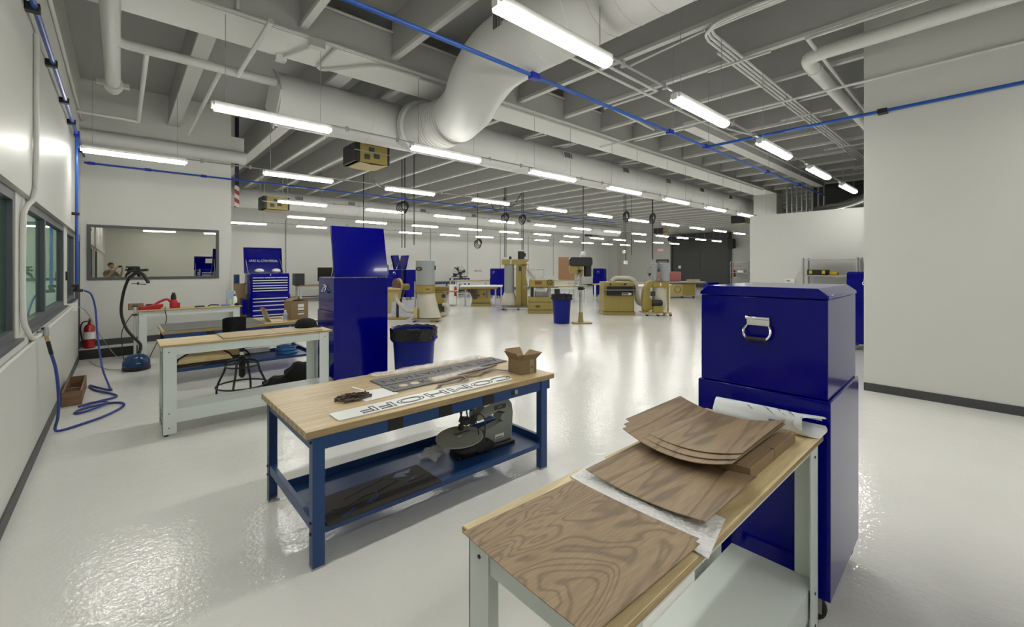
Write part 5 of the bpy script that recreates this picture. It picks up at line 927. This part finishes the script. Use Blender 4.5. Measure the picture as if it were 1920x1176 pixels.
# ================================================================ photographer, seen only in the mirror window
def skin_mesh(chains, name, sub=2):
    """chains: list of [(x,y,z,r),...]; a chain starting with an int pair index attaches to an earlier vertex"""
    bm = bmesh.new(); vs = []; rad = []
    for ch in chains:
        prev = None
        for p in ch:
            if isinstance(p, int): prev = vs[p]; continue
            v = bm.verts.new(p[:3]); vs.append(v); rad.append(p[3] if len(p) == 4 else (p[3], p[4]))
            if prev is not None: bm.edges.new((prev, v))
            prev = v
    bm.verts.index_update(); me = bpy.data.meshes.new(name); bm.to_mesh(me); bm.free()
    o = bpy.data.objects.new(name, me); COL.objects.link(o); o.modifiers.new('skin', 'SKIN')
    for i, d in enumerate(me.skin_vertices[0].data):
        r = rad[i]; d.radius = (r, r) if not isinstance(r, tuple) else r; d.use_root = (i == 0)
    s = o.modifiers.new('sub', 'SUBSURF'); s.levels = sub; s.render_levels = sub
    bpy.context.view_layer.update(); m2 = bpy.data.meshes.new_from_object(o.evaluated_get(bpy.context.evaluated_depsgraph_get()))
    bpy.data.objects.remove(o); bpy.data.meshes.remove(me); m2.name = name; return m2
def fuse(meshes, extra, name, m, parent, vox=.006):
    bm = bmesh.new()
    for q in meshes: bm.from_mesh(q)
    e = extra; vv = [bm.verts.new(p) for p in e.v]
    for f in e.f:
        try: bm.faces.new([vv[i] for i in f])
        except ValueError: pass
    bmesh.ops.recalc_face_normals(bm, faces=bm.faces); me = bpy.data.meshes.new(name); bm.to_mesh(me); bm.free()
    o = bpy.data.objects.new(name, me); COL.objects.link(o); r = o.modifiers.new('r', 'REMESH'); r.mode = 'VOXEL'; r.voxel_size = vox; sm = o.modifiers.new('s', 'SMOOTH'); sm.iterations = 4; sm.factor = .5
    bpy.context.view_layer.update(); m2 = bpy.data.meshes.new_from_object(o.evaluated_get(bpy.context.evaluated_depsgraph_get())); bpy.data.objects.remove(o)
    m2.materials.clear(); m2.materials.append(m)
    for p in m2.polygons: p.use_smooth = True
    o = bpy.data.objects.new(name, m2); COL.objects.link(o); o.parent = parent; return o
# local frame: +y is where the person looks, x to the right; the phone is held just behind the camera point
per = T('person', 'person in an olive shirt holding up a phone, seen in the mirror window', 'person', (0, 0, 0), math.radians(48.1-90))
HY = -.40
arms = []
for s in (-1, 1):
    arms.append([(0,HY-.06,1.40,.10),(s*.10,HY-.06,1.43,.075),(s*.185,HY-.05,1.42,.058),(s*.235,HY+.03,1.30,.047),(s*.265,HY+.10,1.22,.042),(s*.215,HY+.20,1.36,.038),(s*.145,HY+.31,1.52,.028),(s*.125,HY+.335,1.56,.027),(s*.105,HY+.352,1.60,.030)])
legs = [[(s*.02,HY-.05,.98,.11),(s*.09,HY-.05,.90,.098),(s*.105,HY-.03,.70,.08),(s*.11,HY-.02,.50,.058),(s*.115,HY-.04,.33,.056),(s*.12,HY-.05,.10,.038),(s*.125,HY-.04,.05,.04),(s*.135,HY+.10,.035,.036)] for s in (-1, 1)]
trunk = [(0,HY-.05,.95,(.15,.11)),(0,HY-.05,1.08,(.145,.10)),(0,HY-.05,1.22,(.155,.105)),(0,HY-.06,1.36,(.165,.105)),(0,HY-.06,1.44,(.12,.085)),(0,HY-.045,1.50,.058),(0,HY-.03,1.56,.056)]
fing = []
for s in (-1, 1):
    for k, (dz, L) in enumerate(((.022,.9),(.004,1.0),(-.014,.95),(-.030,.75))):
        z = 1.625+dz; fing.append([(s*.105,HY+.352,z-.012,.011),(s*.098,HY+.372,z,.0095),(s*(.098-.022*L),HY+.382,z+.004,.0088),(s*(.098-.045*L),HY+.380,z+.006,.0078)])
    fing.append([(s*.108,HY+.345,1.60,.013),(s*.098,HY+.335,1.625,.011),(s*.080,HY+.338,1.64,.010),(s*.062,HY+.343,1.648,.0085)])
hc = (0, HY-.0, 1.665); head = MB()
for i, (z, rx, ry, oy) in enumerate([]): pass
head.ell((0,HY-.01,1.70),(.078,.098,.095),24,16).ell((0,HY+.015,1.63),(.062,.078,.072),20,14).ell((0,HY+.045,1.585),(.036,.036,.03),14,10)
head.ell((0,HY+.095,1.648),(.013,.02,.016),12,8).cyl((0,HY+.078,1.69),(0,HY+.098,1.652),.009,.012,10)
for s in (-1, 1): head.ell((s*.077,HY-.012,1.655),(.012,.024,.034),10,8).ell((s*.035,HY+.07,1.632),(.022,.018,.018),10,8)
head.ell((0,HY+.078,1.612),(.024,.012,.006),12,6).ell((0,HY+.078,1.602),(.022,.012,.007),12,6)
ms = [skin_mesh([trunk], 'a'), skin_mesh(arms[:1], 'b'), skin_mesh(arms[1:], 'c'), skin_mesh(legs[:1], 'd'), skin_mesh(legs[1:], 'e')] + [skin_mesh([f], 'f', 1) for f in fing]
body = fuse(ms, head, 'body', M['skin'], per)
for s in (-1, 1):
    e = MB().ell((s*.031,HY+.079,1.668),(.013,.008,.008),14,8).build('eye', M['wht'], body); MB().ell((s*.031,HY+.0865,1.668),(.006,.003,.006),10,6).build('iris', M['hair'], e) if 0 else None
    MB().tube(spline([(s*.014,HY+.088,1.688),(s*.033,HY+.088,1.694),(s*.052,HY+.074,1.686)],4),.005,6).build('eyebrow', M['hair'], body)
hr = MB().ell((0,HY-.02,1.715),(.086,.104,.095),24,16)
for i, p in enumerate(hr.v):
    x, y, z = p; fr = (y-(HY-.02))/.104
    if z < 1.70 and fr > -.25: z = 1.70+.03*max(0, fr)+.0*z
    if fr > .5 and z < 1.735: z = 1.735
    if z < 1.63: z = 1.63
    k = 1+.03*sn(40*x+9)*sn(33*y)*sn(30*z); hr.v[i] = (x*k, (y-(HY-.02))*k+HY-.02, z)
hr.build('hair', M['hair'], body, angle=80)
shirt_tr = [(0,HY-.05,.90,(.165,.125)),(0,HY-.05,1.08,(.165,.12)),(0,HY-.05,1.22,(.172,.122)),(0,HY-.06,1.36,(.182,.122)),(0,HY-.06,1.445,(.13,.098)),(0,HY-.05,1.475,.075)]
sl = [[(0,HY-.06,1.40,.115),(s*.10,HY-.06,1.435,.09),(s*.187,HY-.05,1.422,.074),(s*.232,HY+.02,1.315,.066),(s*.245,HY+.05,1.275,.064)] for s in (-1, 1)]
fuse([skin_mesh([shirt_tr], 'a')]+[skin_mesh([q], 'b') for q in sl], MB(), 'shirt', M['cloth'], per, .009)
tr = [[(s*.02,HY-.05,.97,.128),(s*.09,HY-.05,.90,.115),(s*.105,HY-.03,.70,.096),(s*.11,HY-.02,.50,.078),(s*.115,HY-.04,.33,.075),(s*.12,HY-.05,.09,.066)] for s in (-1, 1)]
fuse([skin_mesh([q], 'b') for q in tr], MB().ell((0,HY-.05,.94),(.155,.125,.09)), 'trousers', M['dark'], per, .011)
for s in (-1, 1): MB().ell((s*.132,HY+.03,.045),(.052,.145,.045),16,10).build('shoe', M['black'], per)
ph = T('phone', 'dark phone held sideways by the person in the mirror window', 'phone', (0, 0, 1.65), math.radians(48.1-90)); MB().prism(rrect(-.075,-.037,.075,.037,.009),-.024,-.016,'y').build('phone_body', M['black'], ph, .002); B(-.07,-.0245,-.033,.07,-.0238,.033).build('screen', M['screen'], ph)
for x, z in ((-.058,.02),(-.058,.0),(-.04,.01)): MB().cyl((x,-.016,z),(x,-.0145,z),.007,n=14).build('lens', M['screen'], ph)
